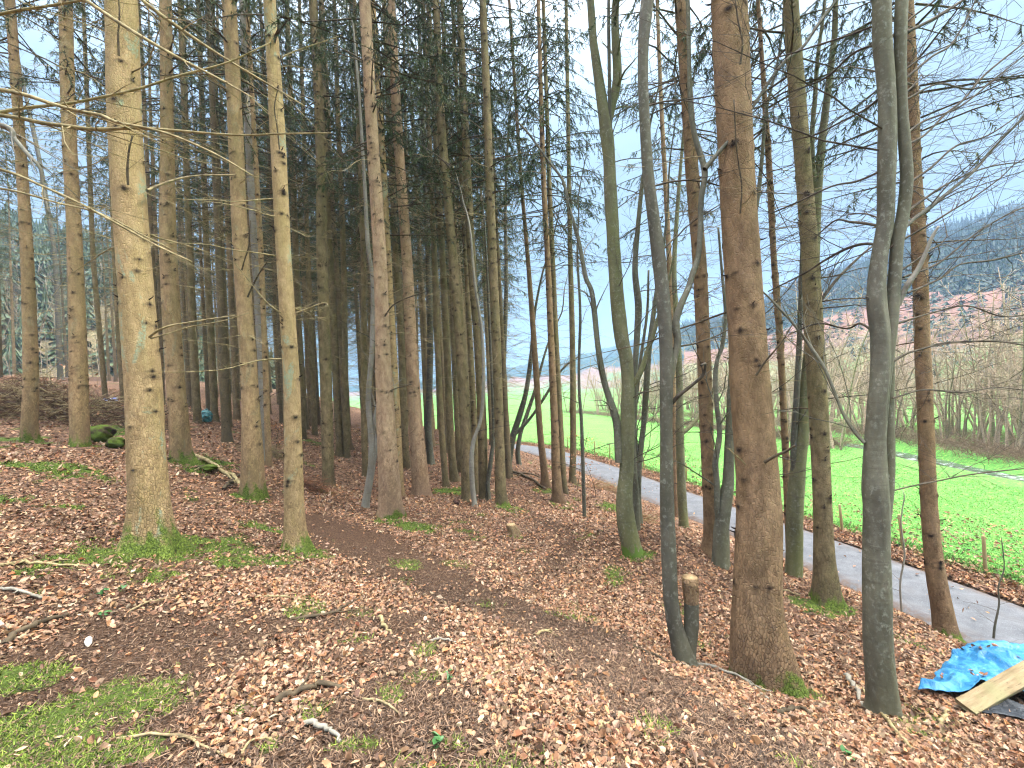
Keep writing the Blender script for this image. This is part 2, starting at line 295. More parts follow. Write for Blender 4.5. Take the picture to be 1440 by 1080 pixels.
# ------------------------------------------------------------------ traced trees: (x, y, width) in the photograph, foot first
# key: (kind, depth or None, points, bark, label)
TREES = {
 'T1': ('spruce', 5.0, [(214,772,105),(211,720,62),(206,640,57),(202,540,55),(188,360,52),(176,180,51),(171,0,48)], 'spruce_yellow', 'thickest pale yellow spruce with mossy flared foot and turquoise lichen streak on its flank'),
 'T4': ('spruce', 6.3, [(419,774,46),(414,720,29),(410,540,24),(399,360,22),(390,180,22),(379,0,18)], 'spruce_yellow', 'slender pale yellow green spruce with mossy foot beside the brown path'),
 'T3': ('spruce', 8.5, [(357,699,36),(356,670,34),(351,540,25),(339,360,23),(331,180,22),(322,0,21)], 'spruce_tan', 'tan spruce with scabby grey foot in bright moss, a grey beech stem close behind it'),
 'T2': ('spruce', 9.0, [(254,650,34),(252,600,30),(247,540,28),(237,360,26),(235,180,20),(233,0,18)], 'spruce_tan', 'knotty brown spruce directly behind the thickest pale spruce, mossy bank at its foot'),
 'S2': ('spruce', 9.0, [(113,627,33),(111,560,29),(110,500,27),(106,360,23),(97,180,22),(92,0,21)], 'spruce_tan', 'tan spruce between the dark brash heap and the mossy bank'),
 'S1': ('spruce', 10.0, [(40,622,31),(43,560,25),(43,500,23),(38,360,20),(27,180,17),(14,0,16)], 'spruce_tan', 'tan spruce standing at the near end of the dark brash heap, outermost of the stand'),
 'T9': ('spruce', 11.0, [(462,682,20),(457,480,17),(453,360,16),(450,180,14),(440,0,12)], 'spruce_olive', 'grey brown scaly spruce beside the low reddish brush heap'),
 'C1': ('spruce', 8.5, [(550,726,36),(548,690,31),(540,540,24),(538,480,21),(534,360,19),(523,180,17),(513,0,16)], 'spruce_pink', 'smooth pinkish tan spruce dotted with knots, just behind the twisted grey beech'),
 'C1b': ('spruce', 10.4, [(564,698,12),(561,640,10),(556,540,10),(549,420,9),(546,360,9),(536,180,8),(524,0,7)], 'spruce_yellow', 'thin yellowish spruce tucked close behind the knot dotted pinkish spruce'),
 'C2': ('spruce', 10.5, [(593,697,27),(590,660,24),(585,600,20),(578,480,17),(572,360,15),(559,180,14),(550,0,12)], 'spruce_pink', 'reddish tan spruce with a rough pink brown foot and no moss'),
 'C4': ('spruce', 10.8, [(659,704,24),(657,660,18),(655,600,16),(647,480,15),(637,360,13),(621,180,12),(613,0,10)], 'spruce_olive', 'olive brown spruce with a twisted grey hazel stem across its foot'),
 'C5': ('spruce', 11.3, [(680,702,17),(678,600,13),(672,480,12),(663,360,12),(654,180,11),(646,0,9)], 'spruce_olive', 'brown spruce forming a tight pair with a thinner trunk at its flank'),
 'C5b': ('spruce', 12.2, [(668,694,10),(667,600,9),(661,480,8),(655,360,7),(645,180,6),(636,0,5)], 'spruce_olive', 'thinner trunk of the tight pair beside the olive brown spruce'),
 'C6': ('spruce', 11.0, [(705,711,20),(703,660,15),(702,600,13),(698,480,13),(693,360,12),(686,180,11),(679,0,9)], 'spruce_olive', 'straight brown spruce with yellow green moss at its foot, beside the field gap'),
 'C7': ('spruce', 13.0, [(627,684,11),(621,600,9),(615,480,8),(611,360,8),(603,180,7),(595,0,6)], 'spruce_olive', 'thin spruce in the middle of the stand beside a small green patch'),
 'C8': ('spruce', 13.6, [(638,676,14),(633,600,11),(628,480,10),(622,360,9),(612,180,8),(602,0,7)], 'spruce_olive', 'dark footed spruce just behind the thin one beside the green patch'),
 'C9': ('spruce', None, [(648,664,10),(643,600,8),(638,480,8),(634,360,7),(628,180,6),(622,0,5)], 'spruce_olive', 'slim spruce showing between the olive brown spruce and the dark footed one'),
 'C10': ('spruce', None, [(572,658,13),(569,620,11),(564,480,10),(557,360,9),(548,180,8),(540,0,7)], 'spruce_olive', 'dark footed spruce seen in the gap between the two pinkish tan spruces'),
 'C12': ('spruce', None, [(488,643,11),(486,560,9),(483,360,8),(476,180,7),(470,0,6)], 'spruce_olive', 'dark paired spruce beyond the twisted grey beech'),
 'C13': ('spruce', None, [(515,669,11),(512,600,9),(511,360,8),(504,180,7),(498,0,6)], 'spruce_olive', 'thin dark spruce almost touching the twisted grey beech from behind'),
 'T6': ('spruce', 15.0, [(278,594,15),(273,500,12),(267,360,11),(260,180,9),(253,0,8)], 'spruce_olive', 'slim brown spruce with the teal bag at its foot'),
 'T7': ('spruce', None, [(302,592,14),(297,480,11),(291,360,10),(285,180,8),(279,0,7)], 'spruce_olive', 'dark brown spruce standing on the far side of the teal bag'),
 'T8': ('spruce', None, [(322,600,11),(317,480,9),(312,360,8),(305,180,7),(299,0,6)], 'spruce_olive', 'thin leaning spruce between the teal bag and the tan spruce with the scabby foot'),
 'T10': ('spruce', None, [(479,641,15),(474,560,11),(468,420,10),(464,360,10),(457,180,8),(451,0,7)], 'spruce_olive', 'dark trunk right behind the grey brown scaly spruce'),
 'T11': ('spruce', 17.0, [(427,617,12),(423,540,10),(416,360,9),(410,180,8),(403,0,7)], 'spruce_olive', 'dim spruce just clear of the slender pale yellow green spruce'),
 'T12': ('spruce', None, [(443,612,9),(440,540,8),(433,360,7),(427,180,6),(421,0,5)], 'spruce_olive', 'thinnest dim spruce left of the grey brown scaly one'),
 'T5b': ('spruce', 10.5, [(378,655,11),(376,600,9),(372,480,8),(367,360,8),(357,180,7),(347,0,6)], 'spruce_tan', 'thin tan spruce beside the grey beech stem behind the scabby footed spruce'),
 'S4': ('spruce', None, [(148,558,10),(143,500,8),(134,400,8),(130,340,8),(124,180,7),(117,0,6)], 'spruce_olive', 'thin dark spruce rising behind the mossy bank by the small blue wrapping'),
 'S5': ('spruce', None, [(174,566,11),(169,500,9),(163,400,8),(159,300,8),(152,100,7),(149,0,6)], 'spruce_olive', 'dark spruce mostly hidden behind the thickest pale spruce'),
 'S6': ('spruce', 10.6, [(184,622,15),(180,560,11),(172,400,10),(163,200,9),(157,0,8)], 'spruce_olive', 'dark spruce hugging the shaded edge of the thickest pale spruce'),
 'C14': ('spruce', 13.6, [(768,683,13),(763,640,10),(759,600,9),(751,480,8),(742,360,6),(732,240,5),(716,0,4)], 'spruce_brown', 'slim leaning spruce, first of the trio against the green field'),
 'C15': ('spruce', 12.5, [(785,706,19),(782,660,13),(780,600,11),(775,480,9),(770,360,8),(764,240,7),(757,0,5)], 'spruce_brown', 'warm brown spruce with dark flared foot in front of the sunken road'),
 'C16': ('spruce', None, [(793,692,11),(788,600,9),(782,480,8),(777,360,7),(772,240,6),(764,0,5)], 'spruce_olive', 'dark thin spruce directly behind the warm brown one with the dark flared foot'),
 'C17': ('spruce', 15.5, [(804,679,13),(806,640,9),(806,600,9),(805,480,8),(802,360,7),(800,240,6),(796,0,5)], 'spruce_olive', 'upright dark spruce at the edge of the road bank beside rusty leaves'),
 'R4': ('spruce', 8.0, [(994,775,26),(998,740,18),(995,640,19),(992,560,20),(989,480,20),(983,360,20),(973,240,19),(965,120,17),(956,0,16)], 'spruce_brown', 'red brown spruce between the speckled grey beech and the huge brown spruce'),
 'R6': ('spruce', 4.1, [(1076,962,96),(1070,915,91),(1066,875,79),(1065,840,72),(1066,790,69),(1067,720,65),(1062,640,61),(1054,540,58),(1051,480,55),(1043,360,53),(1036,240,51),(1030,120,52),(1025,0,50)], 'spruce_brown', 'huge red brown spruce with wide flared foot and mossy root, nearest to the camera'),
 'R7': ('spruce', 8.6, [(1112,800,14),(1108,700,12),(1103,600,10),(1097,480,10),(1088,360,9),(1082,240,9),(1074,120,7),(1066,0,5)], 'spruce_brown', 'slim straight spruce between the huge red brown spruce and the olive one'),
 'R9': ('spruce', 6.2, [(1160,848,46),(1161,820,38),(1159,780,32),(1157,720,28),(1152,600,28),(1145,480,29),(1139,360,26),(1130,240,24),(1120,120,24),(1112,0,22)], 'spruce_olive', 'olive brown spruce with green moss on its roots above the road'),
 'R11': ('spruce', 5.8, [(1329,893,39),(1325,860,34),(1315,800,30),(1307,720,26),(1302,600,25),(1297,480,24),(1293,360,23),(1286,240,21),(1282,120,19),(1277,0,16)], 'spruce_brown', 'smooth red brown spruce standing by the road above the blue tarpaulin'),
 # broadleaves
 'T5': ('beech', None, [(374,648,13),(370,560,11),(366,480,11),(360,360,13),(350,180,13),(342,0,12)], 'hazel', 'pale grey beech pole behind the tan spruce with the scabby foot'),
 'S3': ('beech', None, [(85,534,11),(82,450,9),(77,360,8),(68,300,8),(57,233,7),(45,175,7),(20,60,5),(-5,-40,4)], 'beech_dark', 'crooked dark broadleaf between the two outermost tan spruces'),
 'C3': ('beech', 9.3, [(513,713,12),(522,660,11),(523,620,10),(518,560,8),(523,493,7),(524,400,6),(517,340,6),(513,260,5),(507,160,4),(500,60,3)], 'hazel', 'twisted grey beech sapling with a second stem twining round it'),
 'C11': ('beech', None, [(606,652,13),(602,600,10),(604,540,9),(605,480,9),(602,360,8),(596,200,7),(588,0,5)], 'beech_dark', 'dark crooked broadleaf pole behind the reddish tan spruce'),
 'C4h': ('beech', 10.2, [(668,712,8),(665,690,7),(663,650,7),(666,620,6),(676,590,5),(680,540,5),(678,470,4),(668,400,4),(662,330,3)], 'hazel', 'twisted grey hazel stem crossing in front of the tight spruce pair'),
 'C6h': ('beech', 10.8, [(688,704,7),(686,680,6),(690,650,6),(694,610,5),(692,540,4),(688,450,4),(684,360,3)], 'beech_dark', 'thin dark hazel stem between the tight pair and the straight brown spruce'),
 'C18': ('beech', 10.0, [(822,728,5),(820,660,5),(818,600,5),(814,530,4),(816,440,4),(812,360,3),(814,300,2)], 'beech_dark', 'whip thin sapling standing alone in front of the road'),
 'C19': ('beech', None, [(713,660,14),(716,640,11),(721,615,10),(732,580,9),(740,550,7),(747,500,6),(752,440,4),(764,380,3),(780,330,2)], 'beech_dark', 'dark broadleaf leaning over the bend of the road'),
 'C20': ('beech', None, [(730,653,8),(728,635,7),(732,610,6),(742,580,6),(752,550,5),(760,520,4),(772,480,3),(790,440,2)], 'beech_dark', 'smaller leaning broadleaf at the bend, next to the leaning dark one'),
 'C21': ('beech', None, [(706,650,9),(706,600,7),(709,500,6),(712,400,6),(711,280,4),(716,160,3)], 'beech_dark', 'black upright pole behind the straight brown spruce with yellow green moss'),
 'R1': ('beech', 7.4, [(889,777,28),(882,740,27),(878,700,23),(881,660,20),(882,600,20),(883,540,18),(880,500,19),(875,480,20),(868,420,20),(864,360,19),(859,280,18),(857,230,17),(852,180,19),(846,140,14),(842,100,13),(833,50,11),(828,0,10)], 'beech_green', 'green barked beech with forked top and a mossy foot, main stem of the clump'),
 'R1b': ('beech', 7.9, [(895,744,12),(894,700,11),(890,640,9),(892,580,9),(893,520,8),(896,470,9),(898,430,10),(893,380,8),(897,320,7),(903,260,6)], 'beech', 'slim grey beech just behind the green barked forked beech'),
 'R1c': ('beech', 8.2, [(899,738,11),(897,700,10),(899,650,9),(905,600,8),(908,560,9),(912,500,8),(918,450,7),(925,400,6),(934,340,4),(940,280,3)], 'beech', 'outer slanting stem of the clump, next to the speckled grey beech'),
 'R2': ('beech', 3.9, [(963,933,36),(957,908,29),(949,880,23),(944,850,21),(942,820,21),(940,760,21),(938,700,20),(937,620,18),(937,560,19),(937,500,19),(933,430,20),(926,360,20),(918,300,17),(911,240,16),(906,160,15),(904,100,15),(906,40,16),(909,0,15)], 'beech_dark', 'speckled dark grey beech with a kinked foot and sawn off second stem'),
 'R3': ('beech', 7.9, [(962,742,14),(959,700,13),(957,640,12),(956,600,12),(956,560,10),(954,500,9),(951,440,8),(948,380,7),(952,300,6),(960,200,4)], 'beech_green', 'green beech pole forking low between the speckled beech and the red brown spruce'),
 'R3b': ('spruce', None, [(951,728,11),(949,660,9),(947,560,8),(944,440,8),(938,300,7),(930,150,6),(924,0,5)], 'spruce_brown', 'slim reddish spruce peeping out behind the speckled dark grey beech'),
 'R5': ('beech', 7.2, [(1013,794,27),(1014,770,24),(1015,740,22),(1019,715,20),(1024,680,17),(1026,620,14),(1028,560,12),(1034,480,10),(1040,400,8),(1062,300,7),(1070,240,6),(1076,160,5)], 'beech', 'short grey beech with twin stems in front of the road, left of the huge spruce'),
 'R8': ('beech', 7.0, [(1116,808,26),(1117,780,25),(1118,720,25),(1122,660,23),(1128,600,21),(1136,520,18),(1141,460,16),(1146,360,14),(1150,270,13),(1157,190,12),(1167,110,11),(1173,60,9),(1178,0,8)], 'beech_green', 'leaning green grey beech half hidden behind the olive brown spruce'),
 'R10': ('beech', 3.6, [(1243,1003,52),(1242,985,48),(1234,900,45),(1233,820,43),(1232,720,40),(1230,690,40),(1230,650,35),(1231,610,31),(1233,570,30),(1238,520,30),(1238,470,30),(1233,430,30),(1233,390,27),(1238,350,25),(1245,310,26),(1247,240,28),(1248,180,28),(1246,120,27),(1241,60,28),(1240,0,28)], 'beech', 'tall smooth grey beech with two intertwined stems beside the tarpaulin'),
 'Q1': ('beech', None, [(1397,903,4),(1399,880,4),(1405,850,3),(1404,825,3),(1412,800,2),(1410,770,2)], 'beech_dark', 'wispy dark twig of a sapling rising between the tarpaulin and the road'),
 'Q2': ('beech', None, [(1268,864,4),(1266,820,3),(1272,780,3),(1267,735,2),(1272,700,2)], 'hazel', 'pale thin sapling at the road edge between the smooth beech and the roadside spruce'),
}
# ------------------------------------------------------------------ the lie of the land
ZR = -2.8                                                                       # the road
ROAD = np.array([(9.6,-30),(9.2,-8),(8.9,0),(8.5,5),(8.2,7.1),(7.9,8.8),(7.55,10.4),(7.15,12),(6.3,15),(5.3,18.6),(4.5,22),(3.2,26.2),(1.6,30.2),(-1.5,34.5),(-7,39.5),(-16,46),(-30,54),(-60,66)], float)
ROADC = curve(ROAD, 260)
HALF = 1.12
def road_s(x, y):
    """signed distance to the road's middle (positive on the field side)"""
    x = np.asarray(x, float); y = np.asarray(y, float); sh = x.shape; x = x.ravel(); y = y.ravel()
    out = np.empty(len(x)); a = ROADC[:-1]; b = ROADC[1:]; ab = b-a; L2 = (ab**2).sum(1)
    for i in range(0, len(x), 20000):
        p = np.stack([x[i:i+20000], y[i:i+20000]], 1)[:, None]
        t = np.clip(((p-a)*ab).sum(2)/L2, 0, 1); q = a+t[..., None]*ab-p
        d2 = (q**2).sum(2); k = d2.argmin(1); r_ = np.arange(len(k))
        cr_ = ab[k, 0]*(-q[r_, k, 1])-ab[k, 1]*(-q[r_, k, 0])
        out[i:i+20000] = np.sqrt(d2[r_, k])*np.where(cr_ > 0, -1, 1)
    return out.reshape(sh)
ctrl = [P(t[2][0][0], t[2][0][1], t[1]) for t in TREES.values() if t[1]]
ctrl += [P(720,1080,1.86), P(300,1080,1.98), P(0,1080,2.05), P(1100,1080,2.2), P(1440,1080,2.75), P(1400,985,3.55)]
ctrl += [P(20,560,15), P(150,585,13), P(85,535,20), P(20,540,26), P(280,592,15.4), P(500,604,27), P(620,604,28), P(560,590,40), P(690,622,25), P(430,600,22), P(330,588,24)]
ctrl += [np.array(c, float) for c in [(0,0,0),(0,-5,.1),(-7,-4,.6),(6,-4,-1.6),(-30,20,3.2),(-30,45,3.0),(-14,48,.6),(-45,30,4.2),(-3,45,-2.0),(-18,0,1.9)]]
for a_, b_, nx, ny in [(5,4,-1,0),(8,4,-1,0),(10,4,-1,0),(12,4,-1,0),(15,4,-1,0),(19,4,-1,0),(22,4,-1,0),(26,4,-1,0),(30,4,-1,0),(0,4,-1,0)]:
    k = np.abs(ROADC[:, 1]-a_).argmin(); t_ = ROADC[min(k+1, 259)]-ROADC[k-1]; t_ /= np.linalg.norm(t_); nn = np.array([-t_[1], t_[0]])
    if nn[0] > 0 and a_ < 33: nn = -nn
    c_ = ROADC[k]+nn*1.55; ctrl.append(np.array([c_[0], c_[1], ZR+.12]))
ctrl = np.array(ctrl)
def _phi(d2): return .5*d2*np.log(d2+1e-9)
_n = len(ctrl); _A = np.zeros((_n+3, _n+3)); _d2 = ((ctrl[:, None, :2]-ctrl[None, :, :2])**2).sum(2)
_A[:_n, :_n] = _phi(_d2)+np.eye(_n)*0.25; _A[:_n, _n] = 1; _A[:_n, _n+1:] = ctrl[:, :2]; _A[_n, :_n] = 1; _A[_n+1:, :_n] = ctrl[:, :2].T
_w = np.linalg.solve(_A, np.concatenate([ctrl[:, 2], [0, 0, 0]]))
def tps(x, y):
    x = np.clip(x, -46, 10); y = np.clip(y, -8, 48); z = _w[_n]+_w[_n+1]*x+_w[_n+2]*y
    for i in range(_n): z = z+_w[i]*_phi((x-ctrl[i, 0])**2+(y-ctrl[i, 1])**2)
    return z
RIVER = curve(np.array([(21,-60),(21.5,0),(22,12),(21.8,18),(22.3,23),(23,29),(22.5,38),(19.8,50),(15.6,71),(6,95),(-20,120),(-80,150)], float), 160)
def river_d(x, y):
    x = np.asarray(x, float); y = np.asarray(y, float); d = np.full(x.shape, 1e9)
    for a in RIVER: d = np.minimum(d, (x-a[0])**2+(y-a[1])**2)
    return np.sqrt(d)
def H(x, y):
    x = np.asarray(x, float); y = np.asarray(y, float)
    s = road_s(x, y)
    f = tps(x, y)+.05*(fbm(x, y, .9, 3)-.5)+.16*(fbm(x, y, .33, 5)-.5)
    # brash mound beyond the outermost spruces
    m0 = MOUND; f = f+.95*np.exp(-(((x-m0[0])/2.2)**2+((y-m0[1])/1.0)**2))
    fld = ZR-.02-.012*np.clip(s-1.4, 0, 60)+.10*sstep(1.3, 2.2, s)*(1-sstep(3, 7, s))+.10*(fbm(x, y, .12, 9)-.5)*sstep(2, 8, s)
    w = sstep(-1.95, -1.2, s)
    z = f*(1-w)+np.where(s > 0, fld, ZR-.03)*w
    rd = np.where(s > 3, river_d(x, y), 99) if np.any(s > 10) else 99
    z = z-.6*(1-sstep(.8, 2.0, rd))
    return z
_m = P(45, 566, 13.2); MOUND = (_m[0], _m[1])
def hit(x, y, lo=1.0, hi=90.0):
    """where the ray through a pixel of the photo meets the ground"""
    d = np.geomspace(lo, hi, 260); p = EYE+d[:, None]*ray(x, y); below = p[:, 2] < H(p[:, 0], p[:, 1])
    k = int(below.argmax()) if below.any() else len(d)-1
    a, b = d[max(k-1, 0)], d[k]
    for _ in range(18):
        c = .5*(a+b); q = EYE+c*ray(x, y)
        if q[2] < float(H(q[0], q[1])): b = c
        else: a = c
    return EYE+b*ray(x, y), b
# ------------------------------------------------------------------ the setting
def wpath(px, n=60):
    return curve(np.array([hit(x, y)[0][:2] for x, y in px]), n)
PATHS = [(wpath([(430,735),(500,760),(560,790),(650,830),(760,880),(860,940),(960,1000),(1090,1070)]), .60),
         (wpath([(700,838),(780,800),(800,765),(770,735),(740,718),(710,700)]), .20),
         (wpath([(560,1075),(600,1000),(560,930),(600,880)]), .22)]
MOSS = []                                                                       # world ellipses: x, y, rx, ry, strength
for x, y, rx, ry, k in [(60,1035,95,42,1.0),(190,985,85,30,.95),(15,955,45,22,.9),(455,1000,45,16,.9),(545,985,32,20,.9),(100,1065,130,22,.9),
        (375,1055,22,9,.8),(500,1050,35,12,.75),(340,1000,18,8,.8),(640,1048,22,8,.5),(300,770,58,16,1.0),(330,788,38,14,.95),(395,788,45,11,.9),(215,775,95,26,1.0),
        (445,780,25,9,.9),(430,855,30,11,.8),(375,745,45,7,.6),(70,660,68,8,.95),(10,703,20,6,.9),(90,712,20,4,.7),(15,652,28,5,.7),
        (150,612,32,20,1.0),(290,650,35,9,.8),(265,660,28,6,.9),(360,702,26,7,.9),(585,740,42,7,.75),(545,732,28,6,.8),(635,692,28,6,.8),(715,716,22,6,.9),
        (860,713,22,7,.9),(893,782,24,7,.9),(640,795,22,6,.45),(690,852,22,7,.4),(600,915,22,9,.6),(495,900,22,9,.5),(1120,975,38,14,.9),(1055,905,26,12,.5),
        (1160,858,36,10,.9),(1195,808,30,5,.7),(1275,900,26,9,.6),(1345,900,28,12,.8),(1285,1000,26,22,.5),(1330,945,14,5,.6),(740,775,14,4,.4),(1300,1035,30,12,.5),
        (990,915,22,14,.5),(590,955,20,7,.5),(1165,795,22,4,.5),(770,655,20,4,.6),(30,618,30,6,.7),(570,815,18,6,.35),(520,860,20,8,.4)]:
    c_, d_ = hit(x, y); a_ = hit(x, max(y-ry, 560))[0]; b_ = hit(x, min(y+ry, 1079))[0]
    rr_ = min(np.hypot(*(a_-b_)[:2])/2, 2.5*rx*d_/FPX+.1)
    MOSS.append((c_[0], c_[1], max(rx*d_/FPX, .05), max(rr_, .05), k))
def moss_at(x, y):
    m = np.zeros(np.shape(x)); w = fbm(x, y, 3.1, 12, 4)-.5; w2 = fbm(x, y, 12, 14, 3)-.5
    for a, b, rx, ry, k in MOSS:
        d = np.sqrt(((x-a)/rx)**2+((y-b)/ry)**2)
        m = np.maximum(m, k*(1-sstep(.30, 1.15, d+w*2.0+w2*1.4)))
    m = np.maximum(m, .55*sstep(.66, .78, fbm(x, y, 1.4, 21, 5))*(x < 2.5))
    return m
def path_at(x, y):
    m = np.zeros(np.shape(x)); w = (fbm(x, y, 2.2, 31, 4)-.5)*.5
    for c, h_ in PATHS:
        d = np.full(np.shape(x), 99.)
        for a in c[::2]: d = np.minimum(d, (x-a[0])**2+(y-a[1])**2)
        m = np.maximum(m, (1-sstep(.55, 1.35, (np.sqrt(d)+w*.7)/h_))*(1 if h_ > .3 else .6))
    return m
def leaf_at(x, y):
    """how thickly the dead leaves lie, 0 to 1"""
    big = fbm(x, y, .75, 41, 4)
    v = .06+.72*sstep(.44, .68, big)
    near = np.hypot(x, y)
    v = np.maximum(v, .62*sstep(4.0, 6.5, near))
    # drift of fresh leaves lying over the middle of the foreground and the slope on the right
    v = np.maximum(v, 1.0*np.exp(-(((x-.45)/.55)**2+((y-2.55)/.75)**2)))
    v = np.maximum(v, np.where(x > 1.1, .45+.4*big, 0)); v = np.maximum(v, np.exp(-(((x+2.2)/1.5)**2+((y-4.6)/.7)**2))*.9)
    v = v*(1-.62*np.exp(-(((x+1.05)/1.0)**2+((y-3.0)/.95)**2)))
    return np.clip(v*(1-.96*path_at(x, y))*(1-.8*np.clip(moss_at(x, y), 0, 1)), 0, 1)
def axis(lo, hi, fine_lo, fine_hi, step, grow):
    a = list(np.arange(fine_lo, fine_hi, step)); s = step; v = a[-1]
    while v < hi: s *= grow; v += s; a.append(v)
    s = step; v = a[0]; b = []
    while v > lo: s *= grow; v -= s; b.append(v)
    return np.array(b[::-1]+a)
gx = axis(-1500, 1500, -7, 7, .055, 1.045); gy = axis(-300, 1500, .8, 11, .055, 1.045)
GX, GY = np.meshgrid(gx, gy)
GZ = H(GX, GY)
nearm = (np.abs(GX) < 40) & (GY < 50) & (GY > -12)
GZ = GZ+np.where(nearm & (road_s(GX, GY) < -1.2), .018*(fbm(GX, GY, 7, 51, 4)-.5)*2, 0)
ml = np.zeros(GX.shape); pa = np.zeros(GX.shape); lf = np.zeros(GX.shape)
ml[nearm] = moss_at(GX[nearm], GY[nearm]); pa[nearm] = path_at(GX[nearm], GY[nearm]); lf[nearm] = leaf_at(GX[nearm], GY[nearm])
GZ = GZ+.02*ml*fbm(GX, GY, 9, 55, 3)
SD = road_s(GX, GY)
ny, nx = GX.shape
ii = np.arange(ny*nx).reshape(ny, nx)
Q = np.stack([ii[:-1, :-1], ii[:-1, 1:], ii[1:, 1:], ii[1:, :-1]], -1).reshape(-1, 4)
cs = SD[:-1, :-1].ravel()*.25+SD[1:, 1:].ravel()*.25+SD[:-1, 1:].ravel()*.25+SD[1:, :-1].ravel()*.25
def sheet(name, sel, mat):
    q = Q[sel]; used = np.unique(q); mp_ = np.full(ny*nx, -1); mp_[used] = np.arange(len(used))
    b = MB(); b.raw(np.stack([GX.ravel()[used], GY.ravel()[used], GZ.ravel()[used]], 1), mp_[q])
    return tag(b.build(name, mat, attrs={'mossy': ml.ravel()[used], 'worn': pa.ravel()[used], 'leafy': lf.ravel()[used], 'verge': (1-sstep(1.65, 2.25, SD.ravel()[used]+.9*(fbm(GX.ravel()[used], GY.ravel()[used], 2.2, 77)-.5)))}), kind='structure')
# forest floor: needle mould, matted leaves, moss stain
LEAFC = [(.34,.20,.125), (.27,.145,.085), (.42,.27,.18), (.20,.11,.07), (.30,.20,.14), (.40,.21,.115), (.14,.085,.06)]
m = N('forest_floor', .95, .1)
v = m.co()
soil = m.mix(m.rng(m.noise(v, 40, 5, .75), .36, .62), (.026, .015, .010), (.110, .064, .040))
soil = m.mix(m.rng(m.noise(v, 130, 3, .8), .56, .70), soil, (.26, .17, .11))
vo = m.new('ShaderNodeTexVoronoi'); m.put(vo.inputs['Vector'], m.co((1, 1, .2))); vo.inputs['Scale'].default_value = 19
hue = m.new('ShaderNodeSeparateColor'); m.put(hue.inputs[0], vo.outputs['Color'])
lc = m.ramp(hue.outputs[0], [(i/6.5, c) for i, c in enumerate(LEAFC)])
edge = m.voro(m.co((1, 1, .2)), 19, 'DISTANCE_TO_EDGE')
lc = m.mix(m.rng(edge, 0, .09, .75, 0), lc, (.05, .028, .018))
lc = m.mix(m.math('MULTIPLY', m.rng(m.noise(v, 2.6, 4), .38, .6), .35), lc, (.12, .07, .045))
c = m.mix(m.math('MULTIPLY', m.rng(m.math('ADD', m.attr('leafy'), m.rng(hue.outputs[1], 0, 1, -.45, .45)), .45, .6), .8), soil, lc)
c = m.mix(m.math('MULTIPLY', m.attr('worn'), .9), c, soil)
c = m.mix(m.rng(m.math('ADD', m.attr('mossy'), m.rng(m.noise(v, 30, 4, .7), 0, 1, -.4, .4)), .35, .6), c, m.mix(m.noise(v, 60, 3), (.05, .07, .016), (.10, .15, .03)))
m.bump(m.math('ADD', m.noise(v, 55, 5, .8), m.math('MULTIPLY', edge, 2.0)), .03, .9)
mat_floor = m.col(c)
# pasture
m = N('pasture', .85, .2); v = m.co()
c = m.mix(m.rng(m.noise(v, .35, 5, .6), .3, .7), (.055, .19, .032), (.09, .265, .052))
c = m.mix(m.rng(m.noise(v, 9, 5, .7), .50, .72), c, (.30, .46, .10))
c = m.mix(m.math('MULTIPLY', m.rng(m.noise(v, 30, 3, .8), .56, .7), .4), c, (.06, .17, .02))
c = m.mix(m.rng(m.noise(v, 1.3, 5, .7), .52, .68, 0, .6), c, (.14, .26, .07))
c = m.mix(m.rng(m.math('ADD', m.attr('verge'), m.rng(m.noise(v, 14, 4, .7), 0, 1, -.35, .35)), .4, .6), c, m.mix(m.noise(v, 30, 3), (.06, .04, .025), (.24, .15, .09)))
m.bump(m.noise(v, 25, 5, .8), .05, .8)
mat_field = m.col(c)
sheet('forest_floor', cs <= 0, mat_floor)
sheet('meadow', cs > 0, mat_field)
# road: weathered single track asphalt lying on the ground, slightly crowned, crumbled edges
m = N('asphalt', .92, .15); v = m.co()
c = m.mix(m.rng(m.noise(v, 3, 6, .65), .35, .7), (.075, .079, .088), (.128, .133, .144))
c = m.mix(m.rng(m.noise(v, 160, 2, .6), .6, .72), c, (.32, .33, .35))
c = m.mix(m.rng(m.noise(m.co((1, 1, 1)), 1.4, 5, .7), .50, .68, 0, .45), c, (.09, .085, .085))
c = m.mix(m.math('MULTIPLY', m.attr('edge'), m.rng(m.noise(v, 7, 5, .7), .35, .55)), c, (.10, .065, .045))
c = m.mix(m.rng(m.voro(m.co((1, 1, 1)), 1.1, 'DISTANCE_TO_EDGE'), 0, .008, .5, 0), c, (.06, .06, .065))
m.bump(m.noise(v, 110, 3, .7), .006, .8); mat_road = m.col(c)
b = MB(); cc = curve(ROAD, 500); tt = np.gradient(cc, axis=0); tt /= np.linalg.norm(tt, axis=1, keepdims=True); nn = np.stack([tt[:, 1], -tt[:, 0]], 1)
us = np.linspace(-1, 1, 15); vs = []; ed = []
for k, u_ in enumerate(us):
    wob = (vnoise(np.arange(500)*.7, 0*us[0]+k*0, 1, 61+(k > 7))-.5)*.16*(abs(u_) > .95)
    p_ = cc+nn*(u_*HALF+wob*np.sign(u_))[:, None]
    vs.append(np.column_stack([p_, np.full(500, ZR+.035*(1-u_*u_)+(.012 if abs(u_) < .99 else -.06))])); ed.append(np.full(500, sstep(.62, 1, abs(u_))))
V_ = np.stack(vs, 1).reshape(-1, 3); i_ = np.arange(499)[:, None]*15+np.arange(14)[None]
b.raw(V_, np.stack([i_, i_+1, i_+16, i_+15], -1).reshape(-1, 4))
tag(b.build('road', mat_road, attrs={'edge': np.stack(ed, 1).ravel()}), kind='structure')
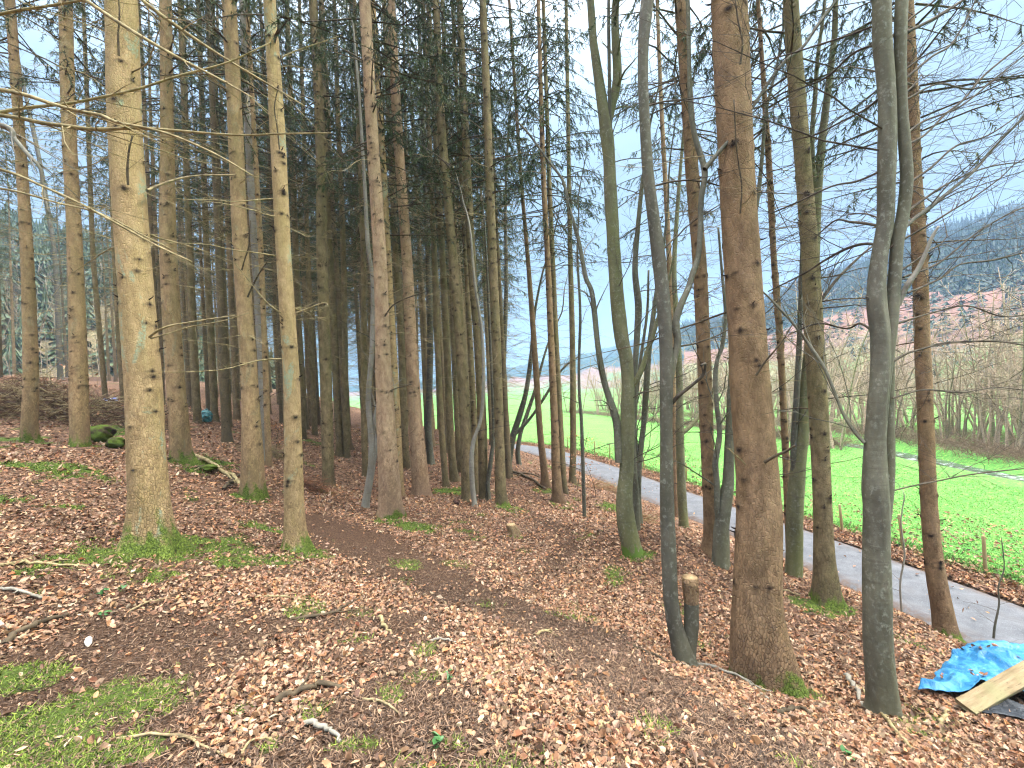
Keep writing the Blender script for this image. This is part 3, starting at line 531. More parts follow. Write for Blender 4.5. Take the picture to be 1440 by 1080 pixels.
# river
m = N('river_water', .12, .5); m.bump(m.noise(m.co((1, 1, 1)), 3.5, 4, .6), .05, .5); mat_w = m.col(m.mix(m.rng(m.noise(m.co((1, 1, 1)), 2.2, 5, .75), .52, .64), (.05, .055, .055), (.42, .44, .46)))
b = MB(); tt = np.gradient(RIVER, axis=0); tt /= np.linalg.norm(tt, axis=1, keepdims=True); nn = np.stack([tt[:, 1], -tt[:, 0]], 1)
zz = np.array([float(H(a[0]-6, a[1])) for a in RIVER])-.40
zz = np.minimum.accumulate(np.convolve(np.pad(zz, 5, 'edge'), np.ones(11)/11, 'valid'))
L_ = np.column_stack([RIVER-nn*1.3, zz]); R_ = np.column_stack([RIVER+nn*1.3, zz]); n_ = len(RIVER)
b.raw(np.vstack([L_, R_]), [[i, i+n_, i+1+n_, i+1] for i in range(n_-1)])
tag(b.build('river', mat_w), kind='structure')
# ---- hills: each a solid of its own with its true distance; rows from foot to crest and down behind
def hill(name, ridge, foot_f, mat, rows=60, shape=.9, rough=6, seed=1, foot_z=-3.0, wide=240):
    rg = np.array([np.append(P(x, y, d), 0)[:3] for x, y, d in ridge]); rg = curve(rg, wide)
    s_ = np.linspace(0, 1.25, rows); v = []
    for s1 in s_:
        k = foot_f+(1-foot_f)*s1
        z = foot_z+(rg[:, 2]-foot_z)*(s1**shape if s1 <= 1 else 1-(s1-1)*2.4)
        x, y = rg[:, 0]*k, rg[:, 1]*k
        z = z+rough*(fbm(x, y, 1/38., seed, 4)-.5)*np.sin(min(s1, 1)*np.pi*.85)*1.6
        if s1 == 0: z = z*0+foot_z-2.5
        v.append(np.stack([x, y, z], 1))
    v = np.array(v); i = np.arange(rows-1)[:, None]*wide+np.arange(wide-1)[None]
    b = MB(); b.raw(v.reshape(-1, 3), np.stack([i, i+1, i+wide+1, i+wide], -1).reshape(-1, 4))
    b.build(name, mat, attrs={'up': np.repeat(s_, wide), 'along': np.tile(np.linspace(0, 1, wide), rows)})['kind'] = 'structure'
    return v
m = N('hillside', .95, .05); v = m.co(); upv = m.math('ADD', m.attr('up'), m.rng(m.noise(v, .011, 4, .6), 0, 1, -.10, .10))
fld = m.mix(m.rng(m.noise(v, .03, 3), .46, .54), (.11, .20, .06), (.20, .20, .10))
c = m.mix(m.rng(m.noise(v, .02, 2), .42, .5), (.20, .12, .09), fld)
br = m.mix(m.noise(v, .08, 5), (.17, .085, .065), (.25, .14, .11))
c = m.mix(m.rng(upv, .13, .16), c, br)
c = m.mix(m.rng(upv, .26, .28), c, (.02, .04, .035))
c = m.mix(m.math('MULTIPLY', m.rng(m.noise(v, .25, 4, .7), .5, .6), .4), c, (.10, .08, .06))
m.bump(m.noise(v, .3, 4, .8), 2.0, 1.0)
mat_hill = m.col(c)
hillR = hill('hill', [(960,462,620),(1020,452,560),(1070,432,520),(1130,404,470),(1200,380,430),(1262,352,400),(1310,336,370),(1360,322,350),(1440,296,330),(1560,262,310),(1700,225,300),(1950,190,290)], .26, mat_hill, seed=3, rough=9)
hillF = hill('far_hill', [(480,546,1250),(640,534,1180),(720,520,1100),(800,504,1040),(860,488,1000),(900,476,960),(960,474,920),(1040,462,900),(1140,440,880),(1300,430,880)], .45, mat_hill, seed=8, rough=30)
m = N('wooded_hillside', .95, .05); v = m.co()
c = m.mix(m.rng(m.noise(v, .6, 5, .7), .35, .65), (.11, .09, .055), (.08, .09, .04)); c = m.mix(m.rng(m.noise(v, 4, 4, .8), .5, .6), c, (.30, .22, .13))
m.bump(m.noise(v, 2, 5, .8), .3, 1.0)
hillL = hill('wooded_hill', [(-700,150,95),(-420,215,105),(-200,262,115),(-60,305,120),(0,318,122),(70,332,125),(150,352,132),(230,405,140),(300,470,150),(360,520,160),(410,560,170)], .38, m.col(c), seed=5, rough=4, foot_z=0.5)
# ------------------------------------------------------------------ trees
def trunk_mesh(b, pts, rad, k=40, flare=.5, fh=.22, lobes=5, seed=0, rough=.03, knots=0, moss=.3, zfine=.03, sink=.35, hstop=None):
    """pts/rad: axis from foot to tip in local coordinates, foot at z=0. Returns per-vertex knot and moss values"""
    g = rs(seed); pts = np.asarray(pts, float); rad = np.asarray(rad, float)
    h = hstop or 8.0
    zs = np.concatenate([np.linspace(-sink, 0, 5)[:-1], np.arange(0, min(h, pts[-1, 2]), zfine)])
    if pts[-1, 2] > zs[-1]+.3: zs = np.concatenate([zs, np.linspace(zs[-1]+.3, pts[-1, 2], max(4, int((pts[-1, 2]-zs[-1])/1.0)))])
    order = np.argsort(pts[:, 2]); pz = pts[order]; rz = rad[order]
    cx = np.interp(zs, pz[:, 2], pz[:, 0]); cy_ = np.interp(zs, pz[:, 2], pz[:, 1]); rr = np.interp(zs, pz[:, 2], rz)
    th = np.arange(k)*2*np.pi/k
    TH_, ZZ = np.meshgrid(th, zs)
    amp = np.zeros_like(th)
    for j in range(lobes):
        a = g.uniform(0, 2*np.pi) if j else g.uniform(0, 2*np.pi)
        amp = amp+g.uniform(.5, 1.2)*np.exp((np.cos(th-(a+j*1.25))-1)*g.uniform(5, 14))
    fl = flare*np.exp(-np.maximum(ZZ, -.08)/fh)*(.12+1.0*amp[None])
    Rr = rr[:, None]*(1+fl)
    Rr = Rr*(1+rough*1.2*(vnoise(np.cos(TH_)*1.3+5, ZZ*1.4+np.sin(TH_)*1.3, 1.5, seed)-.5)*2+rough*.7*(vnoise(TH_*6/np.pi*2, ZZ*9, 1, seed+3)-.5))
    kn = np.zeros_like(TH_)
    ks = []
    if knots:
        z = .9+g.rand()*.3
        while z < min(h, pts[-1, 2]-.5):
            for j in range(g.poisson(knots)+1):
                ks.append((z+g.uniform(-.05, .05) if g.rand() < .75 else z+g.uniform(-.25, .25), g.uniform(0, 2*np.pi), g.uniform(.6, 1.25)))
            z += g.uniform(.14, .34)
        for kz, ka, ksz in ks:
            i0, i1 = np.searchsorted(zs, [kz-.12, kz+.12]); sl = slice(i0, i1)
            da = np.angle(np.exp(1j*(TH_[sl]-ka)))*np.interp(kz, zs, rr); dz = ZZ[sl]-kz
            q = 1.3*np.exp(-((da/(.027*ksz))**2+(dz/(.020*ksz))**2)); kn[sl] = np.maximum(kn[sl], q)
            brow = np.exp(-((da/(.06*ksz))**2+((dz-.024*ksz+abs(da)*.45)/(.013))**2)); kn[sl] = np.maximum(kn[sl], brow*.85)
            Rr[sl] += .010*ksz*np.exp(-((da/.035)**2+(dz/.03)**2))
    ms = np.clip(1.0-ZZ/(moss+.01)+(vnoise(np.cos(TH_)*2+9, ZZ*3+np.sin(TH_)*2, 2, seed+9)-.5)*.8, 0, 1)*(moss > 0)
    v = np.stack([cx[:, None]+Rr*np.cos(TH_), cy_[:, None]+Rr*np.sin(TH_), ZZ], -1)
    n = len(zs); i = np.arange(n-1)[:, None]*k; j = np.arange(k)[None]; j2 = (j+1) % k
    b.raw(v.reshape(-1, 3), np.stack([i+j, i+j2, i+k+j2, i+k+j], -1).reshape(-1, 4), [[(n-1)*k, (n-1)*k+q_, (n-1)*k+q_+1] for q_ in range(1, k-1)])
    return kn.ravel(), ms.ravel(), ks, (zs, cx, cy_, rr)
def wiggle(g, p0, d, L, n, wob, sag=0., lift=0.):
    """a crooked line of n points"""
    d = np.asarray(d, float); d = d/np.linalg.norm(d); st = L/(n-1); p = [np.asarray(p0, float)]
    for i in range(n-1):
        d = d+g.normal(0, wob, 3); d[2] += (-sag+lift*i/n)/n; d /= np.linalg.norm(d); p.append(p[-1]+d*st)
    return np.array(p)
def grow(b, g, p0, d, L, r0, lev, wob=.12, sag=.0, lift=.1, dens=1.0, k=4, flat=.35, pts=None, minr=.0011):
    """a twiggy branch: the line itself, then side shoots in a rather flat spray"""
    n = max(4, int(L/.16)+2) if lev else max(3, int(L/.12)+2)
    n = min(n, 12)
    p = wiggle(g, p0, d, L, n, wob, sag, lift) if pts is None else np.asarray(pts)
    n = len(p)
    b.tube(p, np.maximum(r0*(1-np.linspace(0, .82, n)), minr), k if lev > 1 else 3)
    if lev <= 0: return
    m_ = max(2, int(L*dens*(4.2 if lev > 1 else 6.5)))
    side = g.choice([-1, 1])
    for t in np.sort(g.uniform(.18, .98, m_)):
        i = min(int(t*(n-1)), n-2); a = t*(n-1)-i; q = p[i]*(1-a)+p[i+1]*a; tv = p[i+1]-p[i]; tv /= np.linalg.norm(tv)+1e-9
        s_ = np.cross(tv, [0, 0, 1]); s_ = s_/(np.linalg.norm(s_)+1e-6); side = -side
        dd = tv*g.uniform(.55, 1.0)+s_*side*g.uniform(.5, 1.0)+np.array([0, 0, g.normal(.06, flat)])
        grow(b, g, q, dd, L*g.uniform(.25, .5)*(1.15-.6*t), r0*(1-.8*t)*.55, lev-1, wob*1.15, sag, lift, dens, k, flat, None, minr)
# ---- shared pieces of the spruces (local coordinates, foot at the origin, 22 m tall)
HT = 22.0
def needle_spray(b, g, pts, size, n):
    """needle clumps along a twig: slim triangles pointing out and down"""
    pts = np.asarray(pts); m_ = len(pts)-1; t = g.uniform(0, m_-1e-4, n); i = t.astype(int); f_ = (t-i)[:, None]
    q = pts[i]*(1-f_)+pts[i+1]*f_; tv = pts[i+1]-pts[i]; tv /= np.linalg.norm(tv, axis=1, keepdims=True)+1e-9
    o = g.normal(0, 1, (n, 3)); o[:, 2] -= .5; o -= (o*tv).sum(1)[:, None]*tv; o /= np.linalg.norm(o, axis=1, keepdims=True)+1e-9
    d = tv*.8+o*.75; ln = size*g.uniform(.6, 1.3, n)[:, None]; w = np.cross(d, g.normal(0, 1, (n, 3))); w /= np.linalg.norm(w, axis=1, keepdims=True)+1e-9
    a = q-w*ln*.11; c = q+w*ln*.11; e = q+d*ln
    b.raw(np.stack([a, c, e], 1).reshape(-1, 3), None, np.arange(n*3).reshape(-1, 3))
def crown_meshes(seed, base=7.2, top=HT, reach=2.1, dens=1.0, nsize=.062, green='needle', nper=34):
    g = rs(seed); w = MB(); f = MB()
    z = base
    while z < top-.4:
        t = (z-base)/(top-base); L = reach*(1-t)**.75*(.55+.45*min(1, (z-base)/2.5+.3))
        for j in range(int(g.randint(3, 5)*dens+.5)):
            a = g.uniform(0, 2*np.pi); l_ = L*g.uniform(.6, 1.15)
            p = wiggle(g, (0, 0, z+g.uniform(-.15, .15)), (math.cos(a), math.sin(a), -.05+t*.5), l_, 6, .07, .55, .5)
            w.tube(p, np.linspace(.009+.006*l_, .003, 6), 3)
            ns = max(3, int(l_*7.5*(.55 if z < base+1.5 else 1)))
            for s_ in range(ns):
                u_ = g.uniform(.28, 1); i = min(int(u_*5), 4); q = p[i]+(p[i+1]-p[i])*(u_*5-i)
                tv = p[i+1]-p[i]; tv = tv/np.linalg.norm(tv); sd_ = np.array([-tv[1], tv[0], 0])*g.choice([-1, 1])
                tl = g.uniform(.22, .6)*(1.1-.5*u_)
                tw = wiggle(g, q, tv*.7+sd_*g.uniform(.3, 1)+np.array([0, 0, -g.uniform(.2, 1.1)]), tl, 4, .1, .9)
                w.tube(tw, [.004, .003, .0025, .002], 3)
                needle_spray(f, g, tw, nsize, nper if z > base+1.2 else nper//2)
            needle_spray(f, g, p[2:], nsize, 26)
        z += g.uniform(.32, .5)
    return w, f
CROWN = []
for s_ in range(5):
    w_, f_ = crown_meshes(100+s_, base=6.8+.5*(s_ % 3), reach=2.0+.2*(s_ % 2), dens=.8)
    CROWN.append((w_, f_))
CROWN = [(w_.mesh('crown', M['dead_dark']), f_.mesh('needles', M['needle'], smooth=False)) for w_, f_ in CROWN]
def whorls(b0, g, lo, hi, axis_at, lmin=.25, lmax=1.5, step=.24, lev=1, stub=.35, r=.007, dens=.8, sag=.1, per=3):
    z = lo
    while z < hi:
        c, rr = axis_at(z); amt = min(1, .25+.75*(z-lo)/2.2)
        for j in range(g.randint(1, per+1)):
            a = g.uniform(0, 2*np.pi); d = np.array([math.cos(a), math.sin(a), g.uniform(-.35, .25)])
            q = c+d*np.array([1, 1, 0])*rr*.9; b = b0() if callable(b0) else b0
            if g.rand() < stub: 
                b.tube(wiggle(g, q, d+[0, 0, .2], g.uniform(.02, .11), 3, .25), [r*1.0, r*.6, r*.25], 4)
            else:
                L = g.uniform(lmin, lmax)*amt
                grow(b, g, q, d, L, r*(.5+.5*L/lmax), lev, .13, sag, .12, dens, 3, .3, None, .0009)
        z += step*g.uniform(.6, 1.4)
# shared far trunks with their dead lower twigs
FART = []
for s_ in range(5):
    g = rs(300+s_); b = MB(); r0 = .118
    z_ = np.linspace(0, HT, 16); bend = np.cumsum(g.normal(0, .028, (16, 2)), 0); bend -= bend[0]
    pts_ = np.column_stack([bend*(z_/HT)[:, None], z_]); rad_ = r0*(1-.93*z_/HT)+.003
    trunk_mesh(b, pts_, rad_, 12, .55, .22, 4, s_, .05, 0, 0, .25, .5, 14)
    ax_ = lambda z, p=pts_, r=rad_: (np.array([np.interp(z, p[:, 2], p[:, 0]), np.interp(z, p[:, 2], p[:, 1]), z]), np.interp(z, p[:, 2], r))
    tw = MB(); whorls(tw, g, 1.3, 8.6, ax_, .35, 1.7, .15, 1, .25, .0085, 1.0, .25, 4)
    FART.append((b.mesh('trunk', M['spruce_far']), tw.mesh('dead_twigs', M['dead_mid'])))
def crown_on(root, g, scale=1.0, rot=None, lean=(0, 0), dz=0.0, xy=1.0):
    w_, f_ = CROWN[g.randint(len(CROWN))]
    c = link('crown', w_, root); f2 = link('needles', f_, c)
    # lean: horizontal drift of the axis per metre of height
    sh = Matrix(((1, 0, lean[0], 0), (0, 1, lean[1], 0), (0, 0, 1, 0), (0, 0, 0, 1)))
    c.matrix_local = sh @ Matrix.Rotation(g.uniform(0, 6.28) if rot is None else rot, 4, 'Z') @ Matrix.Diagonal((xy, xy, scale, 1))
    return c
TREEPOS = []; ROOTS = {}
def traced(key):
    kind, dep, px, bark, label = TREES[key]
    p0, d = hit(px[0][0], px[0][1]); sd_ = abs(hash_(key)) % 9999; g = rs(sd_)
    TREEPOS.append((p0[0], p0[1]))
    pts = []; rad = []
    for x, y, w in px:
        q = P(x, y, d*1.0)
        if y == px[0][1]: q = p0.copy()
        cosv = 1/math.sqrt(1+((x-720)/FPX)**2)
        pts.append(q-p0); rad.append(w*d*cosv/(2*FPX))
    pts = np.array(pts); rad = np.array(rad); pts[0, 2] = 0
    # a thing's own foot flare is modelled, so the lowest traced width only sets how strong it is
    fl = max(0.0, rad[0]/rad[1]-1.0); rad[0] = rad[1]*1.03
    o = thing(kind+'_tree' if kind == 'spruce' else 'broadleaf_tree', label, 'tree', p0, 'spruces at the front of the stand' if kind == 'spruce' else 'leafless broadleaf trees among the spruces')
    ROOTS[key] = o
    near = d < 7; c_ = curve(np.column_stack([pts, rad]), 60); pts = c_[:, :3]; rad = np.maximum(c_[:, 3], .004)
    nbig = {'T1': 64, 'R6': 72, 'R10': 64}.get(key, 44 if near else (24 if d < 12 else 14))
    moss = {'T1': .50, 'T4': .36, 'T3': .40, 'S1': .38, 'S2': .38, 'T2': .36, 'C1': .2, 'C6': .16, 'R1': .22, 'R9': .22, 'R11': .2, 'R6': .3, 'R10': .0, 'C15': 0}.get(key, 0)
    if kind == 'spruce':
        # carry the axis on above the frame to the tree's full height
        k0 = max(0, len(pts)-14); v_ = (pts[-1]-pts[k0])/(pts[-1, 2]-pts[k0, 2]); hz = pts[-1, 2]; hh = g.uniform(20, 23.5)
        zz = np.linspace(hz+.5, max(hh, hz+6), 12); ext = pts[-1]+(zz-hz)[:, None]*v_*np.array([.8, .8, 1]); ext[:, 2] = zz
        er = rad[-1]*np.linspace(1, 0, 13)[1:]**.9+.004
        P_ = np.vstack([pts, ext]); R_ = np.concatenate([rad, er])
        b = MB(); kn, ms, ks, ax = trunk_mesh(b, P_, R_, nbig, .25+fl*.7, .13+.25*rad[0], 5, sd_ % 97, .022, (1.7 if near else 2.2) if d < 12.5 else 0, moss, .022 if near else (.03 if d < 12.5 else .12), .5, 7.5 if near else 12)
        for kz, ka, ksz in ks:                                                   # snapped branch stubs at the knots
            if g.rand() < .4:
                c = np.array([np.interp(kz, ax[0], ax[1]), np.interp(kz, ax[0], ax[2]), kz]); rr = np.interp(kz, ax[0], ax[3]); dr = np.array([math.cos(ka), math.sin(ka), g.uniform(0, .5)])
                ln = g.uniform(.02, .07)
                b.tube([c+dr*(rr*.93), c+dr*(rr+ln*.5), c+dr*(rr+ln)+[0, 0, .01]], [.010*ksz, .007*ksz, .003], 6)
        nk = len(kn); b.flush(); tot = sum(len(x) for x in b.v); kn = np.concatenate([kn, np.ones(tot-nk)]); ms = np.concatenate([ms, np.zeros(tot-nk)])
        b.build('trunk', M[bark], o, attrs={'knot': kn, 'moss': ms})
        at = lambda z: (np.array([np.interp(z, P_[:, 2], P_[:, 0]), np.interp(z, P_[:, 2], P_[:, 1]), z]), np.interp(z, P_[:, 2], R_))
        own = []
        def new_b(): own.append(MB()); return own[-1]
        tw = MB(); lo = {'T1': 3.0, 'R6': 2.6, 'T4': 2.2}.get(key, 2.3 if key[0] == 'R' else 1.5)
        whorls(new_b if d < 9.2 else tw, g, lo, 7.0 if d < 9.2 else 8.5, at, .3, 1.7 if d > 7 else 1.4, .27 if near else .2, 1, 0 if d < 9.2 else .3, .0055 if near else .008, .9, .2, 2 if near else 4)
        for b_ in own[:90]: b_.build('dead_branch', M['dead_pale' if key[0] in 'TS' else 'dead_mid'], o)
        if not own: tw.build('dead_twigs', M['dead_pale' if key[0] in 'TS' else 'dead_mid'], o)
        if near:
            for _ in range(5):                                                   # long bare dead branches, each a part
                z = g.uniform(lo+.3, 5.5); c, rr = at(z); a = g.uniform(0, 6.28); bb = MB()
                grow(bb, g, c+[math.cos(a)*rr*.9, math.sin(a)*rr*.9, 0], (math.cos(a), math.sin(a), g.uniform(-.25, .15)), g.uniform(.9, 1.7), .010, 2, .09, .25, .1, .75, 4, .3, None, .0012)
                bb.build('dead_branch', M['dead_dark' if key[0] == 'R' else 'dead_pale'], o)
        ln = (P_[-1]-P_[0])/P_[-1, 2]
        crown_on(o, g, P_[-1, 2]/HT, None, (ln[0], ln[1]), xy=1.05 if d > 7 else 1.0)
    else:
        up_ = pts[-1]-pts[-8]; up_ /= np.linalg.norm(up_)
        full = {'R10': 5, 'R1': 6, 'R2': 6, 'R8': 6, 'T5': 9, 'S3': 3, 'Q1': .2, 'Q2': .2}.get(key, 2.0)
        n2 = 7; ext = wiggle(g, pts[-1], up_*.6+[0, 0, .5], full, n2, .12)[1:]
        P_ = np.vstack([pts, ext]); R_ = np.concatenate([rad, np.linspace(rad[-1], rad[-1]*.25, n2)[1:]])
        b = MB(); nz = P_[:, 2].copy(); P2 = P_.copy(); P2[:, 2] = np.maximum.accumulate(nz+np.arange(len(nz))*1e-4)
        kn, ms, ks, ax = trunk_mesh(b, P2, R_, nbig, .12+fl*.9, .10+.25*rad[0], 4, sd_ % 97, .05, 0, moss, .025 if near else .08, .4, 7.0)
        b.flush()
        if key not in ('R10',): pass
        b.build('trunk', M[bark], o, attrs={'knot': kn, 'moss': ms})
        at = lambda z: (np.array([np.interp(z, P2[:, 2], P2[:, 0]), np.interp(z, P2[:, 2], P2[:, 1]), z]), np.interp(z, P2[:, 2], R_))
        o['_at'] = 0; ROOTS[key+'_at'] = at; ROOTS[key+'_top'] = P2[-1, 2]
        cr_ = MB(); big = key in ('R10', 'R1', 'R2', 'R8', 'R5', 'R3', 'T5', 'S3', 'R1b', 'R1c')
        nb = {'R10': 34, 'R1': 16, 'R2': 12, 'R8': 18, 'R5': 13, 'R3': 14, 'T5': 12, 'S3': 14, 'R1b': 10, 'R1c': 12, 'C19': 12, 'C20': 11, 'C3': 7, 'C4h': 6, 'C6h': 6, 'C18': 9}.get(key, 8)
        lo = {'R10': 3.4, 'R2': 2.6, 'R1': 1.4, 'R8': 1.6, 'C18': .5, 'Q1': .2, 'Q2': .3, 'C19': .5, 'C20': .5, 'R5': .9, 'R3': .7, 'R1b': 1.0, 'R1c': .8}.get(key, 1.2); hi_ = P2[-1, 2]
        for j in range(nb):
            z = lo+(hi_-lo)*(j+.6*g.rand())/nb; c, rr = at(z); a = g.uniform(0, 6.28) if key[0] != 'R' else g.choice([g.uniform(-1.0, .9), g.uniform(-1.0, .9), g.uniform(0, 6.28)])
            a = -a if (d < 5 and math.sin(a) < -.15) else a
            L = g.uniform(.9, 1.9)*(1 if big else (.2 if key[0] == 'Q' else .55))*(1.25 if key in ('R10', 'R8') else 1)
            grow(cr_, g, c, (math.cos(a), math.sin(a), g.uniform(.15, .75)), L*1.3, max(.003, min(.0095, rr*.3)), 2, .12, 0, .1, 1.15 if big else .8, 4, .32, None, .0016 if d < 8 else .002)
        cr_.build('crown', M['twig_beech'], o)
    return o
def hash_(s):
    h = 5
    for ch in s: h = (h*131+ord(ch)) % 1000003
    return h
for k_ in TREES: traced(k_)
def limb(key, px, name='limb', mat='beech', lev=2, dd=0.0, k=8, dens=.7, twig=True, n=None, join=True, seedo=0, minr=.0016):
    """a traced limb of a traced tree: pixels with widths; dd moves its far end back"""
    o = ROOTS[key]; d0 = hit(*TREES[key][2][0][:2])[1]; g = rs(hash_(key+name+str(px[0]))+seedo); q = []
    for i, a in enumerate(px):
        d = d0+dd*i/(len(px)-1); cosv = 1/math.sqrt(1+((a[0]-720)/FPX)**2); q.append(np.append(P(a[0], a[1], d)-np.array(o.location), a[2]*d*cosv/(2*FPX)))
    c = curve(q, n or max(8, len(px)*5)); b = MB(); 
    rr = np.maximum(c[:, 3], .0016)
    b.tube(c[:, :3], rr, k)
    if twig:
        L = np.linalg.norm(np.diff(c[:, :3], axis=0), axis=1).sum(); m_ = max(2, int(L*(7 if key == 'R10' else 4)*dens)); side = 1
        for t in np.sort(g.uniform(.12, 1, m_)):
            i = min(int(t*(len(c)-1)), len(c)-2); tv = c[i+1, :3]-c[i, :3]; tv /= np.linalg.norm(tv); s_ = np.cross(tv, [0, 0, 1]); s_ /= np.linalg.norm(s_)+1e-6; side = -side
            grow(b, g, c[i, :3], tv*g.uniform(.5, 1)+s_*side*g.uniform(.3, .9)+[0, 0, g.normal(.1, .35)], g.uniform(.25, .75)*(1.2-.5*t)*(1.5 if lev > 1 else 1), max(.0018, rr[i]*.4), lev-1, .14, 0, .1, 1.0, 3, .35, None, minr)
    b.flush(); nv = sum(len(x) for x in b.v)
    return b.build(name, M[mat], o, attrs={'knot': np.zeros(nv), 'moss': np.zeros(nv)})
# second stems and traced limbs
limb('R10', [(1232,640,26),(1240,560,22),(1248,500,20),(1253,460,20),(1256,420,21),(1259,380,20),(1262,340,20),(1270,300,20),(1275,250,20),(1272,200,19),(1268,150,18),(1266,80,19),(1268,0,20),(1275,-120,18),(1290,-300,12)], 'stem', twig=False, k=28, n=90)
limb('R10', [(1240,760,20),(1248,690,20),(1250,640,19),(1249,580,18),(1250,520,17),(1250,470,15)], 'stem', twig=False, k=20, n=40, dd=.12)
limb('R10', [(1262,330,7),(1285,308,7),(1310,290,8),(1340,265,6),(1370,240,6),(1400,205,5),(1445,160,5),(1500,110,3)], 'limb', 'beech_dark', dd=.5)
limb('R10', [(1272,205,5),(1300,190,4),(1330,160,4),(1355,140,4),(1385,105,4),(1440,60,3),(1500,10,2)], 'limb', 'twig_beech', dd=.6)
limb('R10', [(1275,45,6),(1310,28,6),(1355,0,5),(1420,-40,3)], 'limb', 'twig_beech', dd=.4)
limb('R10', [(1274,110,5),(1310,80,4),(1335,65,4),(1352,40,3),(1372,0,3),(1390,-40,2)], 'limb', 'twig_beech', dd=.4)
limb('R10', [(1263,430,9),(1272,408,9),(1278,398,10),(1290,380,8),(1299,362,7),(1310,335,6),(1320,318,4)], 'snag', 'hazel', twig=False, dd=-.15)
limb('R10', [(1276,412,4),(1300,402,4),(1325,390,4),(1350,372,3),(1395,366,4),(1445,354,3),(1510,340,2)], 'limb', 'twig_beech', dd=.5, dens=1.1)
limb('R10', [(1255,508,5),(1275,497,4),(1300,490,4),(1330,482,4),(1400,480,4),(1440,485,4),(1500,492,3)], 'limb', 'twig_beech', dd=.6, dens=1.1)
limb('R10', [(1252,691,3),(1280,684,3),(1320,676,3),(1360,668,3),(1400,663,3),(1450,658,2)], 'limb', 'twig_beech', dd=.5)
limb('R10', [(1216,623,6),(1200,605,6),(1185,580,5),(1172,548,5),(1158,515,5),(1140,488,5),(1117,457,4),(1098,436,4),(1080,417,3),(1060,400,2)], 'limb', 'beech', dd=.7, dens=.8)
limb('R10', [(1238,137,4),(1215,155,4),(1185,170,3),(1150,188,3),(1120,196,2)], 'limb', 'twig_beech', dd=.6)
limb('R10', [(1238,318,5),(1215,314,5),(1195,312,4),(1175,310,3),(1150,330,2)], 'limb', 'twig_beech', dd=.6)
limb('R10', [(1240,345,5),(1215,343,5),(1190,350,5),(1160,366,4),(1130,385,3),(1080,410,2)], 'limb', 'twig_beech', dd=.8)
limb('R10', [(1229,430,5),(1222,420,4),(1217,417,3)], 'snag', 'beech_dark', twig=False)
limb('R10', [(1232,470,4),(1210,455,4),(1190,462,3),(1150,455,3),(1110,470,2)], 'limb', 'twig_beech', dd=.8)
limb('R2', [(940,545,10),(948,505,10),(953,480,11),(950,455,11),(957,430,10),(968,405,9),(974,385,9),(982,360,8),(985,320,8),(986,280,8),(991,240,9),(978,195,8),(971,150,7),(969,80,6),(967,0,6),(960,-80,4)], 'stem', 'beech', dd=.25, k=14, n=70, twig=False)
limb('R2', [(991,238,8),(1010,215,6),(1040,180,6),(1062,145,5),(1085,110,5),(1105,85,5),(1130,65,5),(1150,35,5),(1170,8,4),(1190,-20,3)], 'limb', 'beech_dark', dd=.2, k=8)
limb('R2', [(908,60,9),(913,20,9),(918,-20,8),(930,-120,6)], 'limb', 'beech', twig=True)
limb('R2', [(944,568,6),(955,556,6),(975,540,5),(988,528,5),(992,512,4),(985,514,3)], 'limb', 'twig_beech', dd=-.2, dens=.5, lev=1)
limb('R1', [(852,185,12),(860,150,12),(868,110,13),(866,60,12),(865,20,11),(870,-40,10),(880,-160,6)], 'stem', 'beech_green', k=14)
limb('R1', [(871,650,13),(868,600,12),(862,575,11),(852,545,9),(845,515,9),(840,480,8),(836,440,8),(832,410,7),(824,390,6),(818,360,6),(812,330,5),(800,290,4),(792,255,4),(770,225,3),(745,190,3),(722,165,2)], 'stem', 'beech', dd=.4, k=12, n=80, minr=.002)
limb('R1', [(888,545,8),(900,525,8),(912,490,7),(922,460,6),(930,430,5),(940,395,4),(950,350,3)], 'limb', 'beech_green', dd=-.1, k=10, minr=.002)
limb('R1', [(862,215,5),(858,170,5),(857,110,5),(856,40,5),(856,-20,4)], 'limb', 'beech_dark', dd=-.2)
limb('R3', [(958,610,8),(968,602,7),(978,592,6),(990,575,5),(1002,550,4),(1010,520,3)], 'limb', 'beech_green', dd=.2)
limb('R5', [(1015,745,10),(1009,720,9),(1008,680,9),(1006,650,9),(1012,610,8),(1008,570,7),(1006,530,7),(1009,505,6),(1016,485,6),(1020,440,5),(1015,380,4),(1010,320,3)], 'stem', 'beech', dd=-.1, k=12, n=60)
limb('R8', [(1152,285,9),(1144,240,8),(1142,190,7),(1146,140,7),(1150,80,6),(1158,20,5),(1165,-60,4)], 'stem', 'beech_green', k=12)
limb('R8', [(1122,700,12),(1116,640,10),(1120,560,9),(1124,480,8),(1126,420,7),(1128,340,5)], 'stem', 'beech_dark', dd=-.1, k=12, n=50)
limb('R8', [(1142,440,7),(1175,395,5),(1210,360,4),(1235,340,3)], 'limb', 'twig_beech', dd=.3)
limb('C3', [(523,660,8),(530,620,7),(527,590,6),(533,560,6),(531,520,5),(536,470,4),(530,420,4),(540,360,3)], 'stem', 'hazel', k=8, n=40)
limb('C19', [(722,612,6),(735,600,5),(748,585,4),(765,560,4),(790,520,3),(815,500,2)], 'limb', 'beech_dark', minr=.003)
limb('R1c', [(900,660,6),(893,600,5),(899,520,5),(910,440,4),(912,380,3)], 'limb', 'beech', minr=.002)
